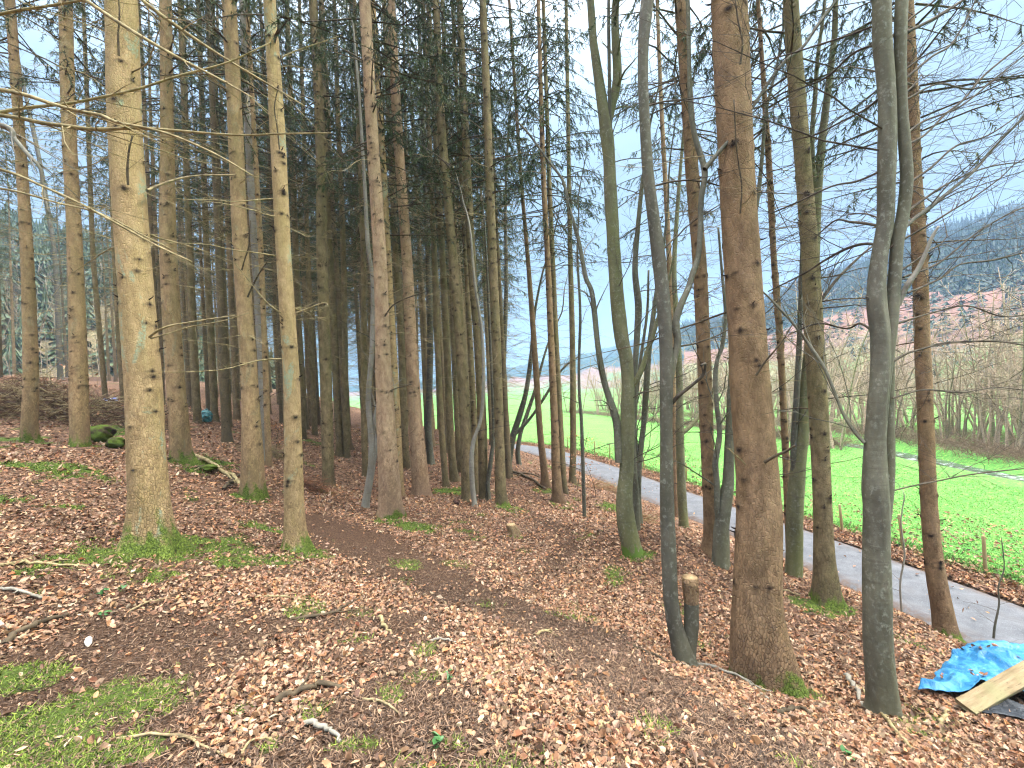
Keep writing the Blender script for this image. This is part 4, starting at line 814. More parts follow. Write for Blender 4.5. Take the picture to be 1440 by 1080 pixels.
for px_ in ([(1275,260,5),(1310,235,4),(1345,205,4),(1390,190,3),(1450,150,2)], [(1272,190,4),(1300,170,4),(1350,150,3),(1400,110,3),(1450,70,2)],
            [(1270,390,4),(1320,370,4),(1370,330,3),(1420,300,3),(1470,280,2)], [(1262,455,4),(1310,440,3),(1360,430,3),(1410,445,3),(1460,440,2)],
            [(1255,560,3),(1300,548,3),(1350,552,3),(1400,545,2),(1450,550,2)], [(1240,240,4),(1205,255,4),(1170,262,3),(1120,285,3),(1085,300,2)],
            [(1240,60,4),(1200,75,4),(1160,110,3),(1110,130,2)], [(1272,300,5),(1330,260,4),(1390,235,3),(1460,225,2)], [(1274,140,4),(1320,118,3),(1370,125,3),(1440,100,2)]):
    limb('R10', px_, 'limb', 'twig_beech', dd=.5, dens=1.1, seedo=px_[0][1])
# the sawn stub of the speckled beech, with its pale cut face
g = rs(5); b = MB(); o = ROOTS['R2']; d0 = hit(962, 932)[1]
q = [np.append(P(x, y, d0-.02)-np.array(o.location), w*d0*.93/(2*FPX)) for x, y, w in [(966,945,22),(969,912,21),(972,880,21),(972,845,21),(970,812,23)]]
c_ = curve(q, 16); b.tube(c_[:, :3], c_[:, 3], 18); b.flush(); nv = sum(len(x) for x in b.v)
st = b.build('stub', M['beech_dark'], o, attrs={'knot': np.zeros(nv), 'moss': np.zeros(nv)})
m = N('cut_wood', .8, .2); mat_cut = m.col(m.mix(m.rng(m.noise(m.co((1, 1, .3)), 40, 4), .35, .65), (.30, .20, .10), (.46, .33, .18)))
b = MB(); b.tube(c_[-5:, :3]+[0, 0, .001], c_[-5:, 3]*np.array([1.0, 1.03, 1.05, 1.04, 1.03]), 18); b.flush(); nv = sum(len(x) for x in b.v); b.build('barked_end', M['spruce_brown'], st, attrs={'knot': np.zeros(nv), 'moss': np.zeros(nv)})
b = MB(); t_ = c_[-1, :3]+[0, 0, .006]; b.tube([t_-[0, 0, .02], t_], [c_[-1, 3]*.80, c_[-1, 3]*.94], 18); b.build('cut_face', mat_cut, st)
# sparse long boughs reaching in from a spruce that stands just outside the frame
px0 = P(-150, 760, 3.4); z0 = float(H(px0[0], px0[1])); loc = np.array([px0[0], px0[1], z0]); o = thing('spruce_tree', 'spruce just outside the frame whose long bare boughs cross in front of the pale trunks', 'tree', loc); ROOTS['X0'] = o
b = MB(); P_ = np.array([[0, 0, 0], [-.1, 0, 4], [-.25, 0, 10], [-.4, 0, 21]]); R_ = np.array([.17, .15, .11, .01]); c_ = curve(np.column_stack([P_, R_]), 50)
kn, ms, _, _ = trunk_mesh(b, c_[:, :3], c_[:, 3], 32, .5, .2, 5, 4, .02, 1.2, .3, .04); b.build('trunk', M['spruce_tan'], o, attrs={'knot': kn, 'moss': ms})
crown_on(o, rs(4), .95)
def bough(px, dA, dB, seed, mat='dead_pale', dens=.55, lev=2):
    g = rs(seed); q = [np.append(P(a[0], a[1], dA+(dB-dA)*i/(len(px)-1))-loc, a[2]*(dA+(dB-dA)*i/(len(px)-1))/(2*FPX)*.8) for i, a in enumerate(px)]
    c = curve(q, 28); b = MB(); b.tube(c[:, :3], np.maximum(c[:, 3], .0014), 6); side = 1
    for t in np.sort(g.uniform(.05, 1, int(24*dens))):
        i = min(int(t*27), 26); tv = c[i+1, :3]-c[i, :3]; tv /= np.linalg.norm(tv); side = -side; s_ = np.cross(tv, [0, 0, 1]); s_ /= np.linalg.norm(s_)+1e-6
        grow(b, g, c[i, :3], tv*.9+s_*side*.7+[0, 0, g.normal(-.05, .2)], g.uniform(.2, .75), max(.0016, c[i, 3]*.45), lev-1, .07, .1, 0, .7, 3, .15, None, .0009)
    b.build('dead_branch', M[mat], o)
bough([(-150,110,9),(-30,122,8),(30,132,7),(70,145,6),(110,156,6),(142,162,6),(165,172,5),(230,186,4),(300,215,3),(360,250,2)], 3.3, 2.7, 1)
bough([(-150,150,8),(0,162,7),(60,173,7),(100,178,7),(135,182,7),(190,180,6),(240,183,5),(330,190,4),(400,188,3),(465,187,2)], 3.3, 3.0, 2)
bough([(-150,190,6),(0,158,6),(50,150,5),(100,145,5),(190,126,4),(250,107,4),(320,88,3),(380,60,2)], 3.3, 3.4, 3)
bough([(-60,-90,7),(60,-40,6),(120,0,6),(180,40,6),(245,78,5),(310,112,4),(360,140,2)], 3.3, 2.9, 4)
bough([(-60,-160,7),(150,-50,6),(200,0,6),(250,38,6),(310,78,4),(380,120,3),(430,150,2)], 3.3, 3.6, 5)
bough([(-150,200,6),(0,238,5),(60,262,4),(110,285,4),(160,312,4),(220,345,3),(270,368,2)], 3.3, 3.0, 6)
bough([(-150,250,5),(0,265,4),(80,285,3),(140,300,3),(200,330,2),(240,350,2)], 3.3, 3.2, 7)
bough([(-150,60,6),(0,20,5),(70,8,4),(150,-5,3)], 3.3, 3.2, 8)
bough([(-150,150,9),(0,175,8),(20,195,8),(40,218,7),(56,236,5),(60,262,4),(68,300,3)], 3.3, 3.4, 9, 'hazel', .3)
# pale curved dead shoots on the two pale trunks
o1 = ROOTS['T1']; d1 = hit(214, 772)[1]
def shoot(key, px, dd, mat, seed):
    o = ROOTS[key]; d0 = hit(*TREES[key][2][0][:2])[1]; g = rs(seed); q = [np.append(P(a[0], a[1], d0+dd[0]+(dd[1]-dd[0])*i/(len(px)-1))-np.array(o.location), a[2]*d0*.6/(2*FPX)) for i, a in enumerate(px)]
    c = curve(q, 18); b = MB(); b.tube(c[:, :3], np.maximum(c[:, 3], .0014), 5)
    for t in g.uniform(.2, 1, 6):
        i = min(int(t*17), 16); tv = c[i+1, :3]-c[i, :3]; tv /= np.linalg.norm(tv)
        grow(b, g, c[i, :3], tv+g.normal(0, .3, 3), g.uniform(.1, .4), .0022, 0, .08, .1, 0, 1, 3, .2)
    b.build('dead_branch', M[mat], o)
shoot('T1', [(210,474,6),(222,465,5),(240,458,4),(262,454,3),(300,448,3),(330,444,2)], (-.15, -.5), 'dead_pale', 1)
shoot('T1', [(212,476,4),(240,468,3),(270,459,3),(310,452,2),(350,440,2)], (-.15, -.3), 'dead_pale', 2)
shoot('T1', [(207,268,8),(220,262,6),(250,252,5),(280,247,4),(330,246,3)], (-.1, .4), 'dead_mid', 3)
shoot('T1', [(180,260,5),(179,240,5),(181,215,4),(186,190,3)], (-.22, -.28), 'dead_dark', 4)
shoot('T1', [(167,78,5),(166,50,4),(168,20,3),(165,-20,2)], (-.22, -.26), 'dead_dark', 5)
shoot('T4', [(417,440,4),(430,435,3),(455,426,3),(462,430,2)], (-.1, -.25), 'dead_pale', 6)
shoot('T4', [(395,440,3),(375,425,3),(350,395,2),(330,370,2)], (-.1, -.4), 'dead_pale', 7)
shoot('T4', [(393,210,3),(390,180,3),(386,150,3),(392,120,2)], (-.13, -.16), 'dead_dark', 8)
shoot('T4', [(397,80,4),(420,70,3),(450,60,3),(480,50,2)], (0, .3), 'dead_pale', 9)
shoot('T3', [(348,418,4),(356,400,4),(366,382,3),(376,368,2)], (-.15, -.3), 'dead_dark', 10)
shoot('T3', [(340,380,4),(344,365,3),(350,345,3),(352,310,2)], (-.15, -.3), 'dead_dark', 11)
shoot('R6', [(1075,650,8),(1088,642,7),(1106,634,6),(1118,626,4)], (-.2, -.35), 'dead_dark', 12)
shoot('R6', [(1048,653,3),(1040,645,3),(1032,638,3),(1024,630,2)], (-.2, -.4), 'dead_pale', 13)
shoot('R6', [(1063,528,5),(1075,510,4),(1085,498,4),(1100,480,3),(1115,455,2)], (-.2, -.3), 'dead_dark', 14)
shoot('R6', [(1041,90,5),(1044,60,4),(1038,30,4),(1034,0,3)], (-.24, -.26), 'dead_dark', 15)
shoot('R6', [(1041,300,4),(1043,260,3),(1036,210,3),(1032,140,3)], (-.24, -.28), 'dead_dark', 16)
shoot('C1', [(528,115,4),(540,100,4),(560,85,3),(590,72,2)], (-.1, .1), 'dead_dark', 17)
shoot('C1', [(541,445,4),(552,430,3),(570,420,3),(600,410,2)], (-.1, -.2), 'dead_dark', 18)
shoot('C1', [(548,550,3),(560,545,3),(580,540,2)], (-.1, .1), 'dead_dark', 19)
HAZE = True
# ------------------------------------------------------------------ the stand behind: one object per tree
def ordn(n):
    t = ['twenty', 'thirty', 'forty', 'fifty', 'sixty']; s = ORD[n % 10-1]
    return ORD[n-1] if n < 21 else (t[n//10-2]+'-'+s if n % 10 else t[n//10-2][:-1]+'ieth')
ORD = ['first','second','third','fourth','fifth','sixth','seventh','eighth','ninth','tenth','eleventh','twelfth','thirteenth','fourteenth','fifteenth','sixteenth','seventeenth','eighteenth','nineteenth','twentieth'] 
GAPS = [(-9999,'frame edge'),(43,'outermost tan spruce'),(110,'brash heap spruce'),(203,'thickest pale spruce'),(275,'teal bag spruce'),(352,'scabby footed spruce'),(412,'slender yellow spruce'),(460,'scaly grey spruce'),(518,'twisted grey beech'),(545,'knot dotted spruce'),(588,'pink footed spruce'),(657,'hazel crossed spruce'),(703,'straight brown spruce'),(9999,'leaning field spruce')]
def pixel(p):
    v = np.asarray(p, float)-EYE; d = v @ fw; return 720+FPX*(v @ rt)/d, 540-FPX*(v @ up)/d, d
g = rs(11); found = []; zones = []
tries = 0
while len(found) < 165 and tries < 9000:
    tries += 1
    d = 12+34*g.rand()**.75; px = g.uniform(-70, 712) if g.rand() < .55 else g.uniform(470, 712)
    zone = 0 if px < 175 else (1 if px < 330 else 2)
    if zone < 2 and sum(1 for z_ in zones if z_ == zone) >= (15, 24)[zone]: continue
    x = (px-720)/FPX*d; y = d
    sp = 1.1+.012*d
    if any((x-a)**2+(y-b_)**2 < sp*sp for a, b_ in TREEPOS+found): continue
    if float(road_s(x, y)) > -3.2: continue
    if (x-MOUND[0])**2+(y-MOUND[1])**2 < 7: continue
    q = pixel((x, y, float(H(x, y))))
    if 494 < q[0] < 506 and d > 15: continue
    if d < 17 and any(abs(q[0]-TREES[k][2][1][0]) < 10 for k in ('C3', 'T6', 'T9', 'C6')): continue
    found.append((x, y)); zones.append(zone)
L_ = sorted(((pixel((x, y, float(H(x, y)))), x, y) for x, y in found), key=lambda t: t[0][0]); cnt = {}
for (u_, v_, d), x, y in L_:
    k = max(i for i, a in enumerate(GAPS) if a[0] <= u_); cnt[k] = cnt.get(k, 0)+1
    lab = f"{ordn(cnt[k])} far trunk from left between {GAPS[k][1]} and {GAPS[k+1][1]}"
    z = float(H(x, y)); o = thing('spruce_tree', lab, 'tree', (x, y, z-.05), 'spruce trunks deep in the stand')
    s_ = g.uniform(.72, 1.25)*(1 if d > 16 else .9); hz = g.uniform(.88, 1.08); tm, dm = FART[g.randint(len(FART))]
    o.rotation_euler = (g.normal(0, .012), g.normal(-.008, .014), g.uniform(0, 6.28)); 
    o.rotation_euler = (o.rotation_euler[0], o.rotation_euler[1], 0); ang = g.uniform(0, 6.28)
    t = link('trunk', tm, o); t.matrix_local = Matrix.Rotation(ang, 4, 'Z') @ Matrix.Diagonal((s_, s_, hz, 1))
    w = link('dead_twigs', dm, o); w.matrix_local = Matrix.Rotation(ang, 4, 'Z') @ Matrix.Diagonal((1, 1, hz, 1))
    crown_on(o, g, hz, xy=g.uniform(.85, 1.15))
# ------------------------------------------------------------------ broadleaf poles without leaves among the spruces
# ------------------------------------------------------------------ field side: fence, river trees, woods on the hills
m = N('fence_post_wood', .9, .1); m.bump(m.noise(m.co((1, 1, .1)), 60, 3), .004); mat_post = m.col(m.mix(m.rng(m.noise(m.co((1, 1, .2)), 12, 4), .3, .7), (.20, .15, .07), (.36, .29, .15)))
m = N('wire', .5, .5); m.b.inputs['Metallic'].default_value = .8; mat_wire = m.col((.22, .21, .2))
g = rs(21); fp = [hit(x, y)[0] for x, y in [(1386,803),(1270,770),(1185,747),(978,693),(845,652)]]
cc = curve(ROAD, 700); tt = np.gradient(cc, axis=0); tt /= np.linalg.norm(tt, axis=1, keepdims=True); off = cc+np.stack([tt[:, 1], -tt[:, 0]], 1)*2.05
posts = [np.array(p) for p in fp[:3]]
sl = np.concatenate([[0], np.cumsum(np.linalg.norm(np.diff(off, axis=0), axis=1))])
s0 = sl[np.linalg.norm(off-np.array(fp[2])[:2], axis=1).argmin()]; s1 = sl[np.linalg.norm(off-np.array(fp[0])[:2], axis=1).argmin()]
for k in range(1, 13):
    s_ = s0+k*1.75; posts.append(np.array([np.interp(s_, sl, off[:, 0]), np.interp(s_, sl, off[:, 1]), 0]))
for k in range(1, 5):
    s_ = s1-k*1.75; posts.insert(0, np.array([np.interp(s_, sl, off[:, 0]), np.interp(s_, sl, off[:, 1]), 0]))
fe = thing('wire_fence', 'low post and wire fence along the field side of the road', 'fence', (posts[5][0], posts[5][1], float(H(posts[5][0], posts[5][1]))))
fl_ = np.array(fe.location); tops = []
for p in posts:
    z = float(H(p[0], p[1])); h_ = g.uniform(.68, .80); ln = g.normal(0, .03, 2)
    b = MB(); q = np.array([[0, 0, -.15], [ln[0]*.5, ln[1]*.5, h_*.5], [ln[0], ln[1], h_-.015], [ln[0], ln[1], h_]])+[p[0]-fl_[0], p[1]-fl_[1], z-fl_[2]]
    b.tube(q, [.036, .034, .033, .026], 9); b.build('post', mat_post, fe); tops.append(q)
for fr in (.9, .5):
    b = MB(); pts = [t[1]*(1-fr)*1+t[2]*fr if fr > .6 else t[1] for t in tops]
    for a, c in zip(pts[:-1], pts[1:]): 
        s_ = np.linspace(0, 1, 6)[:, None]; q = a*(1-s_)+c*s_; q[:, 2] -= .02*np.sin(np.pi*s_[:, 0]); b.tube(q, .0022, 4)
    b.build('wire', mat_wire, fe)
# bare riverside trees
def bare_variant(seed, hgt=8, stems=4, mat='twig_far'):
    g = rs(seed); t = MB(); c = MB()
    for k in range(stems):
        a = g.uniform(0, 6.28); L = hgt*g.uniform(.7, 1); p = wiggle(g, (math.cos(a)*.15, math.sin(a)*.15, -.2), (math.cos(a)*.28, math.sin(a)*.28, 1), L, 9, .07, 0, .25)
        t.tube(p, np.linspace(.085, .015, 9)*g.uniform(.6, 1.1), 6)
        for j in range(15):
            u_ = g.uniform(.2, 1)*7.99; i = int(u_); q = p[i]+(p[i+1]-p[i])*(u_-i); a = g.uniform(0, 6.28)
            grow(c, g, q, (math.cos(a), math.sin(a), g.uniform(.3, 1.3)), g.uniform(.8, 2.0)*(1.2-u_/14), .018, 1, .12, 0, .25, .75, 3, .4, None, .007)
    return t.mesh('trunk', M[mat]), c.mesh('crown', M[mat])
BARE = [bare_variant(400+i, 7.5+i % 3, 3+i % 4) for i in range(5)]
g = rs(31); spots = []
RT = np.gradient(RIVER, axis=0); RT /= np.linalg.norm(RT, axis=1, keepdims=True); RN = np.stack([RT[:, 1], -RT[:, 0]], 1)
tries = 0
while len(spots) < 125 and tries < 4000:
    tries += 1
    k = g.randint(len(RIVER)); o_ = abs(g.normal(0, 9))+3.0 if g.rand() < .8 else -3.4
    p = RIVER[k]+RN[k]*o_
    if p[1] < 8: continue
    q = pixel((p[0], p[1], -3)); 
    if not (770 < q[0] < 1560) or q[2] > 85: continue
    if o_ < 0 and q[0] > 1180: continue
    if any((a-p[0])**2+(b_-p[1])**2 < (1.0+q[2]*.02)**2 for a, b_, _ in spots): continue
    spots.append((p[0], p[1], q[0]))
spots.sort(key=lambda t: t[2])
VG = [(0,'leaning field spruce'),(806,'upright dark spruce'),(880,'green barked beech'),(937,'speckled beech'),(993,'red brown spruce'),(1055,'huge spruce'),(1150,'olive brown spruce'),(1234,'tall smooth beech'),(1299,'roadside red spruce'),(9999,'the picture edge')]
cnt = {}
for x, y, u_ in spots:
    k = max(i for i, a in enumerate(VG) if a[0] <= u_); cnt[k] = cnt.get(k, 0)+1
    lab = f"{ordn(cnt[k])} bare riverside tree from the left between {VG[k][1]} and {VG[k+1][1]}"
    o = thing('alder_tree', lab, 'tree', (x, y, float(H(x, y))-.1), 'bare trees along the river'); tm, cm = BARE[g.randint(5)]
    a = g.uniform(0, 6.28); s_ = g.uniform(.8, 1.35); o.rotation_euler = (0, 0, a); o.scale = (s_, s_, s_)
    link('trunk', tm, o); link('crown', cm, o)
# brambles and dead herbage on the river bank and on the bank above the road
def scrub(name, pts, n, mat, hgt, label, seed, r=.004, leaves=None):
    g = rs(seed); b = MB()
    for i in range(n):
        k = g.randint(len(pts)); x, y = pts[k][0]+g.normal(0, pts[k][2]), pts[k][1]+g.normal(0, pts[k][2]); z = float(H(x, y)) if n < 700 else pts[k][3]
        a = g.uniform(0, 6.28); L = hgt*g.uniform(.5, 1.5); p = wiggle(g, (x, y, z-.03), (math.cos(a)*.5, math.sin(a)*.5, 1), L, 6, .16, 2.2)
        b.tube(p, np.linspace(r, r*.4, 6), 3)
        if g.rand() < .6: b.tube(wiggle(g, p[2], (math.cos(a+1), math.sin(a+1), .4), L*.4, 4, .2, .6), [r*.6, r*.5, r*.4, r*.3], 3)
    return b
bp = []
for k in range(len(RIVER)):
    if RIVER[k][1] < 5 or RIVER[k][1] > 80: continue
    for o_ in ((2.6, 3.2, 4.2, 6.0, 8.5) if RIVER[k][1] < 45 else (-3.4, 3.0, 4, 6)):
        q = RIVER[k]+RN[k]*o_; bp.append((q[0], q[1], .8, float(H(q[0], q[1]))))
for k in range(len(RIVER)):
    if 27 < RIVER[k][1] < 80:
        for o_ in (-2.2, -2.8, -3.6): q = RIVER[k]+RN[k]*o_; bp.append((q[0], q[1], .5, float(H(q[0], q[1]))))
b = scrub('undergrowth', bp, 12000, None, 1.15, '', 7, .012)
M['bramble'] = m_wood('bramble', (.11, .075, .05), (.24, .17, .11)); tag(b.build('undergrowth', M['bramble']), 'brown brambles and dead herbage along the river bank', 'undergrowth', kind='stuff')
# far woods
def cones(b, g, x, y, z, h, rad, tiers=7, per=9, half=.42):
    n = tiers*per; t = np.repeat(np.arange(tiers)/tiers, per); a = g.uniform(0, 6.28, n); r = rad*(1-t)*g.uniform(.6, 1.2, n)+.05*rad
    zc = z+h*(.08+.9*t); c = np.stack([np.full(n, x), np.full(n, y), zc+h*.15], 1)
    e1 = np.stack([x+r*np.cos(a-half), y+r*np.sin(a-half), zc-h*.04*g.rand(n)], 1); e2 = np.stack([x+r*np.cos(a+half), y+r*np.sin(a+half), zc-h*.06*g.rand(n)], 1)
    b.raw(np.stack([c, e1, e2], 1).reshape(-1, 3), None, np.arange(n*3).reshape(-1, 3))
g = rs(41); b = MB(); rows, wide = hillR.shape[:2]
for _ in range(7000):
    s_ = g.randint(int(rows*.215), int(rows*.82)); w_ = g.randint(0, wide-1)
    x, y, z = hillR[s_, w_]+(hillR[s_, w_+1]-hillR[s_, w_])*g.rand()
    if s_ < rows*.26 and fbm(x, y, .02, 3) < .5: continue
    x += g.normal(0, 3); y += g.normal(0, 3)
    cones(b, g, x, y, z-1, g.uniform(7, 14), g.uniform(1.5, 2.6), 6, 6, .34)
for _ in range(420):
    s_ = g.randint(int(rows*.02), int(rows*.20)); w_ = g.randint(0, wide-1); x, y, z = hillR[s_, w_]
    if fbm(x, y, .03, 13) < .55: continue
    cones(b, g, x+g.normal(0, 4), y+g.normal(0, 4), z-1, g.uniform(4, 7), g.uniform(1.5, 2.5), 4, 6)
tag(b.build('conifer_forest', M['needle_far'], smooth=False), 'dark conifer forest clothing the top of the hill across the valley', 'forest', kind='stuff')
g = rs(42); b = MB(); rows, wide = hillL.shape[:2]; bt = MB()
for _ in range(900):
    s_ = g.randint(2, int(rows*.84)); w_ = g.randint(0, wide-1); x, y, z = hillL[s_, w_]
    if (s_ < rows*.3 and g.rand() < .65): continue
    cones(b, g, x+g.normal(0, 1), y+g.normal(0, 1), z-.5, g.uniform(5, 9), g.uniform(1.4, 2.4), 20, 14, .13)
tag(b.build('conifer_wood', M['needle_green'], smooth=False), 'green conifer wood on the slope behind the outermost spruces', 'forest', kind='stuff')
for _ in range(700):
    s_ = g.randint(1, int(rows*.55)); w_ = g.randint(0, wide-1); x, y, z = hillL[s_, w_]; L = g.uniform(4, 8)
    p = wiggle(g, (x, y, z), (g.normal(0, .1), g.normal(0, .1), 1), L, 5, .06); bt.tube(p, np.linspace(.09, .02, 5), 4)
    for j in range(7):
        i = g.randint(1, 4); a = g.uniform(0, 6.28); bt.tube(wiggle(g, p[i], (math.cos(a), math.sin(a), .8), g.uniform(.8, 2), 4, .15), [.035, .025, .018, .012], 3)
M['birch_far'] = m_wood('far_bare_wood', (.15, .12, .08), (.25, .205, .14)); tag(bt.build('bare_wood', M['birch_far']), 'pale bare birch wood at the foot of the left slope', 'forest', kind='stuff')
# ------------------------------------------------------------------ litter, moss, grass
def ground_pts(g, n, dlo, dhi, halfang=52, pw=1.0, back=0):
    """random points in front of the camera, denser near by"""
    r = dlo*(dhi/dlo)**(g.rand(n)**pw); a = np.radians(g.uniform(-halfang, halfang, n)); return r*np.sin(a), r*np.cos(a)
LC = np.array([.97, .93, .84])*np.array([(.40,.235,.15), (.33,.175,.105), (.43,.28,.185), (.20,.11,.07), (.35,.235,.165), (.48,.25,.135), (.12,.07,.048), (.27,.18,.13), (.44,.325,.24), (.22,.12,.075)])
def leaves(b, g, x, y, size, lift=.0, six=True, cols=LC, zz=None):
    n = len(x); z = H(x, y) if zz is None else zz
    yaw = g.uniform(0, 6.28, n); tilt = g.normal(0, .5, n); roll = g.normal(0, .6, n)
    L = size*np.exp(np.clip(g.normal(-.1, .3, n), -.8, .42)); W = L*g.uniform(.5, .72, n); cu = g.normal(.15, .32, n)
    if six: out = [(-.5, 0, .3), (-.2, .42, .8), (.22, .40, .8), (.5, 0, .6), (.22, -.40, .8), (-.2, -.42, .8), (0, 0, 0)]
    else: out = [(-.5, 0, .2), (0, .42, .8), (.5, 0, .4), (0, -.42, .8)]
    o = np.array(out); P3 = np.zeros((n, len(o), 3)); P3[:, :, 0] = o[None, :, 0]*L[:, None]; P3[:, :, 1] = o[None, :, 1]*W[:, None]; P3[:, :, 2] = o[None, :, 2]*(cu*L)[:, None]
    c, s_ = np.cos(tilt)[:, None], np.sin(tilt)[:, None]; X, Z = P3[:, :, 0]*c-P3[:, :, 2]*s_, P3[:, :, 0]*s_+P3[:, :, 2]*c
    c, s_ = np.cos(roll)[:, None], np.sin(roll)[:, None]; Y, Z = P3[:, :, 1]*c-Z*s_, P3[:, :, 1]*s_+Z*c
    c, s_ = np.cos(yaw)[:, None], np.sin(yaw)[:, None]; X, Y = X*c-Y*s_, X*s_+Y*c
    lowest = Z.min(1)
    v = np.stack([X+x[:, None], Y+y[:, None], Z-lowest[:, None]*.7+(z+lift+.004+g.rand(n)*.012)[:, None]], -1)
    col = cols[g.randint(len(cols), size=n)]*g.uniform(.65, 1.18, (n, 1))*g.uniform(.93, 1.07, (n, 3)); col = np.repeat(col[:, None], len(o), 1)
    m_ = len(o); base = (np.arange(n)*m_)[:, None, None]
    f = np.array([[6, i, (i+1) % 6] for i in range(6)]) if six else np.array([[0, 1, 2], [0, 2, 3]])
    b.raw(v.reshape(-1, 3), None, (f[None]+base).reshape(-1, 3), np.clip(col, 0, 1).reshape(-1, 3))
g = rs(51); b = MB()
for n, a, c, six, sz in ((125000, 1.25, 5.5, True, .037), (100000, 4.5, 12, False, .052), (60000, 10, 34, False, .085)):
    x, y = ground_pts(g, n, a, c, 54, .62 if six else .75); s_ = road_s(x, y); keep = (g.rand(n) < leaf_at(x, y)**1.15+.015) & (s_ < -1.25); leaves(b, g, x[keep], y[keep], sz, 0, six)
    clump = None
# the verge between road and field, a few strays on asphalt and grass
n = 42000; k = g.randint(30, 232, n); s_ = g.uniform(1.0, 1.0+.75+.2*g.rand(n), n); s_ = np.where(g.rand(n) < .22, 1.2+5*g.rand(n)**2, s_); s_ = np.where(g.rand(n) < .005, g.uniform(-1, 1, n), s_)
tg = np.gradient(ROADC, axis=0); tg /= np.linalg.norm(tg, axis=1, keepdims=True); pp = ROADC[k]+tg[k]*g.uniform(-.25, .25, (n, 1))+np.stack([tg[k, 1], -tg[k, 0]], 1)*s_[:, None]
zz_ = H(pp[:, 0], pp[:, 1]); zz_ = np.where(np.abs(s_) < 1.1, ZR+.045, zz_); leaves(b, g, pp[:, 0], pp[:, 1], .085, .01, False, LC[:8]*.85, zz_)
tag(b.build('fallen_leaves', M['leaf'], smooth=False, colattr='col'), 'dead beech and oak leaves strewn over the forest floor', 'leaves', kind='stuff')
# needles and bits of twig
b = MB(); n = 150000; x, y = ground_pts(g, n, 1.25, 7.5, 54, .62); ok = road_s(x, y) < -1.3; x, y = x[ok], y[ok]; n = len(x); z = H(x, y)
a = g.uniform(0, 6.28, n); L = g.uniform(.005, .016, n)*(1+(g.rand(n) < .04)*2.5); w = g.uniform(.0008, .0022, n)*(1+L*14); dx, dy = np.cos(a)*L, np.sin(a)*L; ux, uy = -np.sin(a)*w, np.cos(a)*w
z0_ = z+g.uniform(.003, .022, n); z1_ = z+g.uniform(.003, .026, n)
v = np.stack([np.stack([x-dx-ux, y-dy-uy, z0_], 1), np.stack([x-dx+ux, y-dy+uy, z0_+w*.6], 1), np.stack([x+dx+ux, y+dy+uy, z1_], 1), np.stack([x+dx-ux, y+dy-uy, z1_], 1)], 1)
tc_ = np.array([(.10,.06,.038), (.15,.09,.055), (.06,.037,.024), (.21,.135,.085), (.04,.026,.018)]); col = np.repeat(tc_[g.randint(5, size=n)][:, None], 4, 1)
b.raw(v.reshape(-1, 3), np.arange(n*4).reshape(-1, 4), None, col.reshape(-1, 3))
tag(b.build('needle_litter', M['leaf'], smooth=False, colattr='col'), 'brown spruce needles and twig crumbs on the bare ground', 'litter', kind='stuff')
def blades(b, g, x, y, z, hgt, wid, cols, lean=.6):
    n = len(x); a = g.uniform(0, 6.28, n); h_ = hgt*g.uniform(.5, 1.2, n); l_ = g.normal(0, lean, (n, 2))*h_[:, None]; w = wid*g.uniform(.6, 1.2, n)
    c_ = np.stack([x, y, z], 1); u_ = np.stack([np.cos(a)*w, np.sin(a)*w, 0*w], 1); tip = c_+np.stack([l_[:, 0], l_[:, 1], h_], 1)
    col = np.repeat((cols[g.randint(len(cols), size=n)]*g.uniform(.75, 1.2, (n, 1)))[:, None], 3, 1)
    b.raw(np.stack([c_-u_, c_+u_, tip], 1).reshape(-1, 3), None, np.arange(n*3).reshape(-1, 3), np.clip(col, 0, 1).reshape(-1, 3))
b = MB(); MC = np.array([(.085,.125,.016), (.14,.20,.022), (.05,.08,.012), (.21,.27,.04)])
for _ in range(7):
    x, y = ground_pts(g, 150000, 1.25, 14, 54, .6); mk = moss_at(x, y); ok = (g.rand(len(x)) < (mk*1.1-.12)*.8) & (road_s(x, y) < -1.4); x, y = x[ok], y[ok]
    blades(b, g, x, y, H(x, y)+.004, .016+.0016*np.hypot(x, y), .0028+.0004*np.hypot(x, y), MC, 1.0)
tag(b.build('moss', M['leaf'], smooth=False, colattr='col'), 'bright green moss patches on the forest floor', 'moss', kind='stuff')
b = MB(); GC = np.array([(.08,.22,.03), (.11,.27,.045), (.15,.30,.06), (.07,.19,.025), (.20,.29,.08)])
n = 110000; r_ = 9*(30/9)**(g.rand(n)**1.6); u_ = g.uniform(760, 1500, n); x = (u_-720)/FPX*r_; y = r_; s_ = road_s(x, y); ok = (s_ > 1.75+.35*g.rand(n)) & (river_d(x, y) > 3.4); x, y = x[ok], y[ok]
blades(b, g, x, y, H(x, y)-.01, .030+.001*y, .004+.0008*y, GC, .7)
n = 9000; k = g.randint(40, 225, n); s_ = g.uniform(1.7, 2.3, n); pp = ROADC[k]+tg[k]*g.uniform(-.3, .3, (n, 1))+np.stack([tg[k, 1], -tg[k, 0]], 1)*s_[:, None]
blades(b, g, pp[:, 0], pp[:, 1], H(pp[:, 0], pp[:, 1])-.01, .11, .012, GC*.75, .6)
tag(b.build('grass', M['leaf'], smooth=False, colattr='col'), 'short bright green grass of the riverside field', 'grass', kind='stuff')
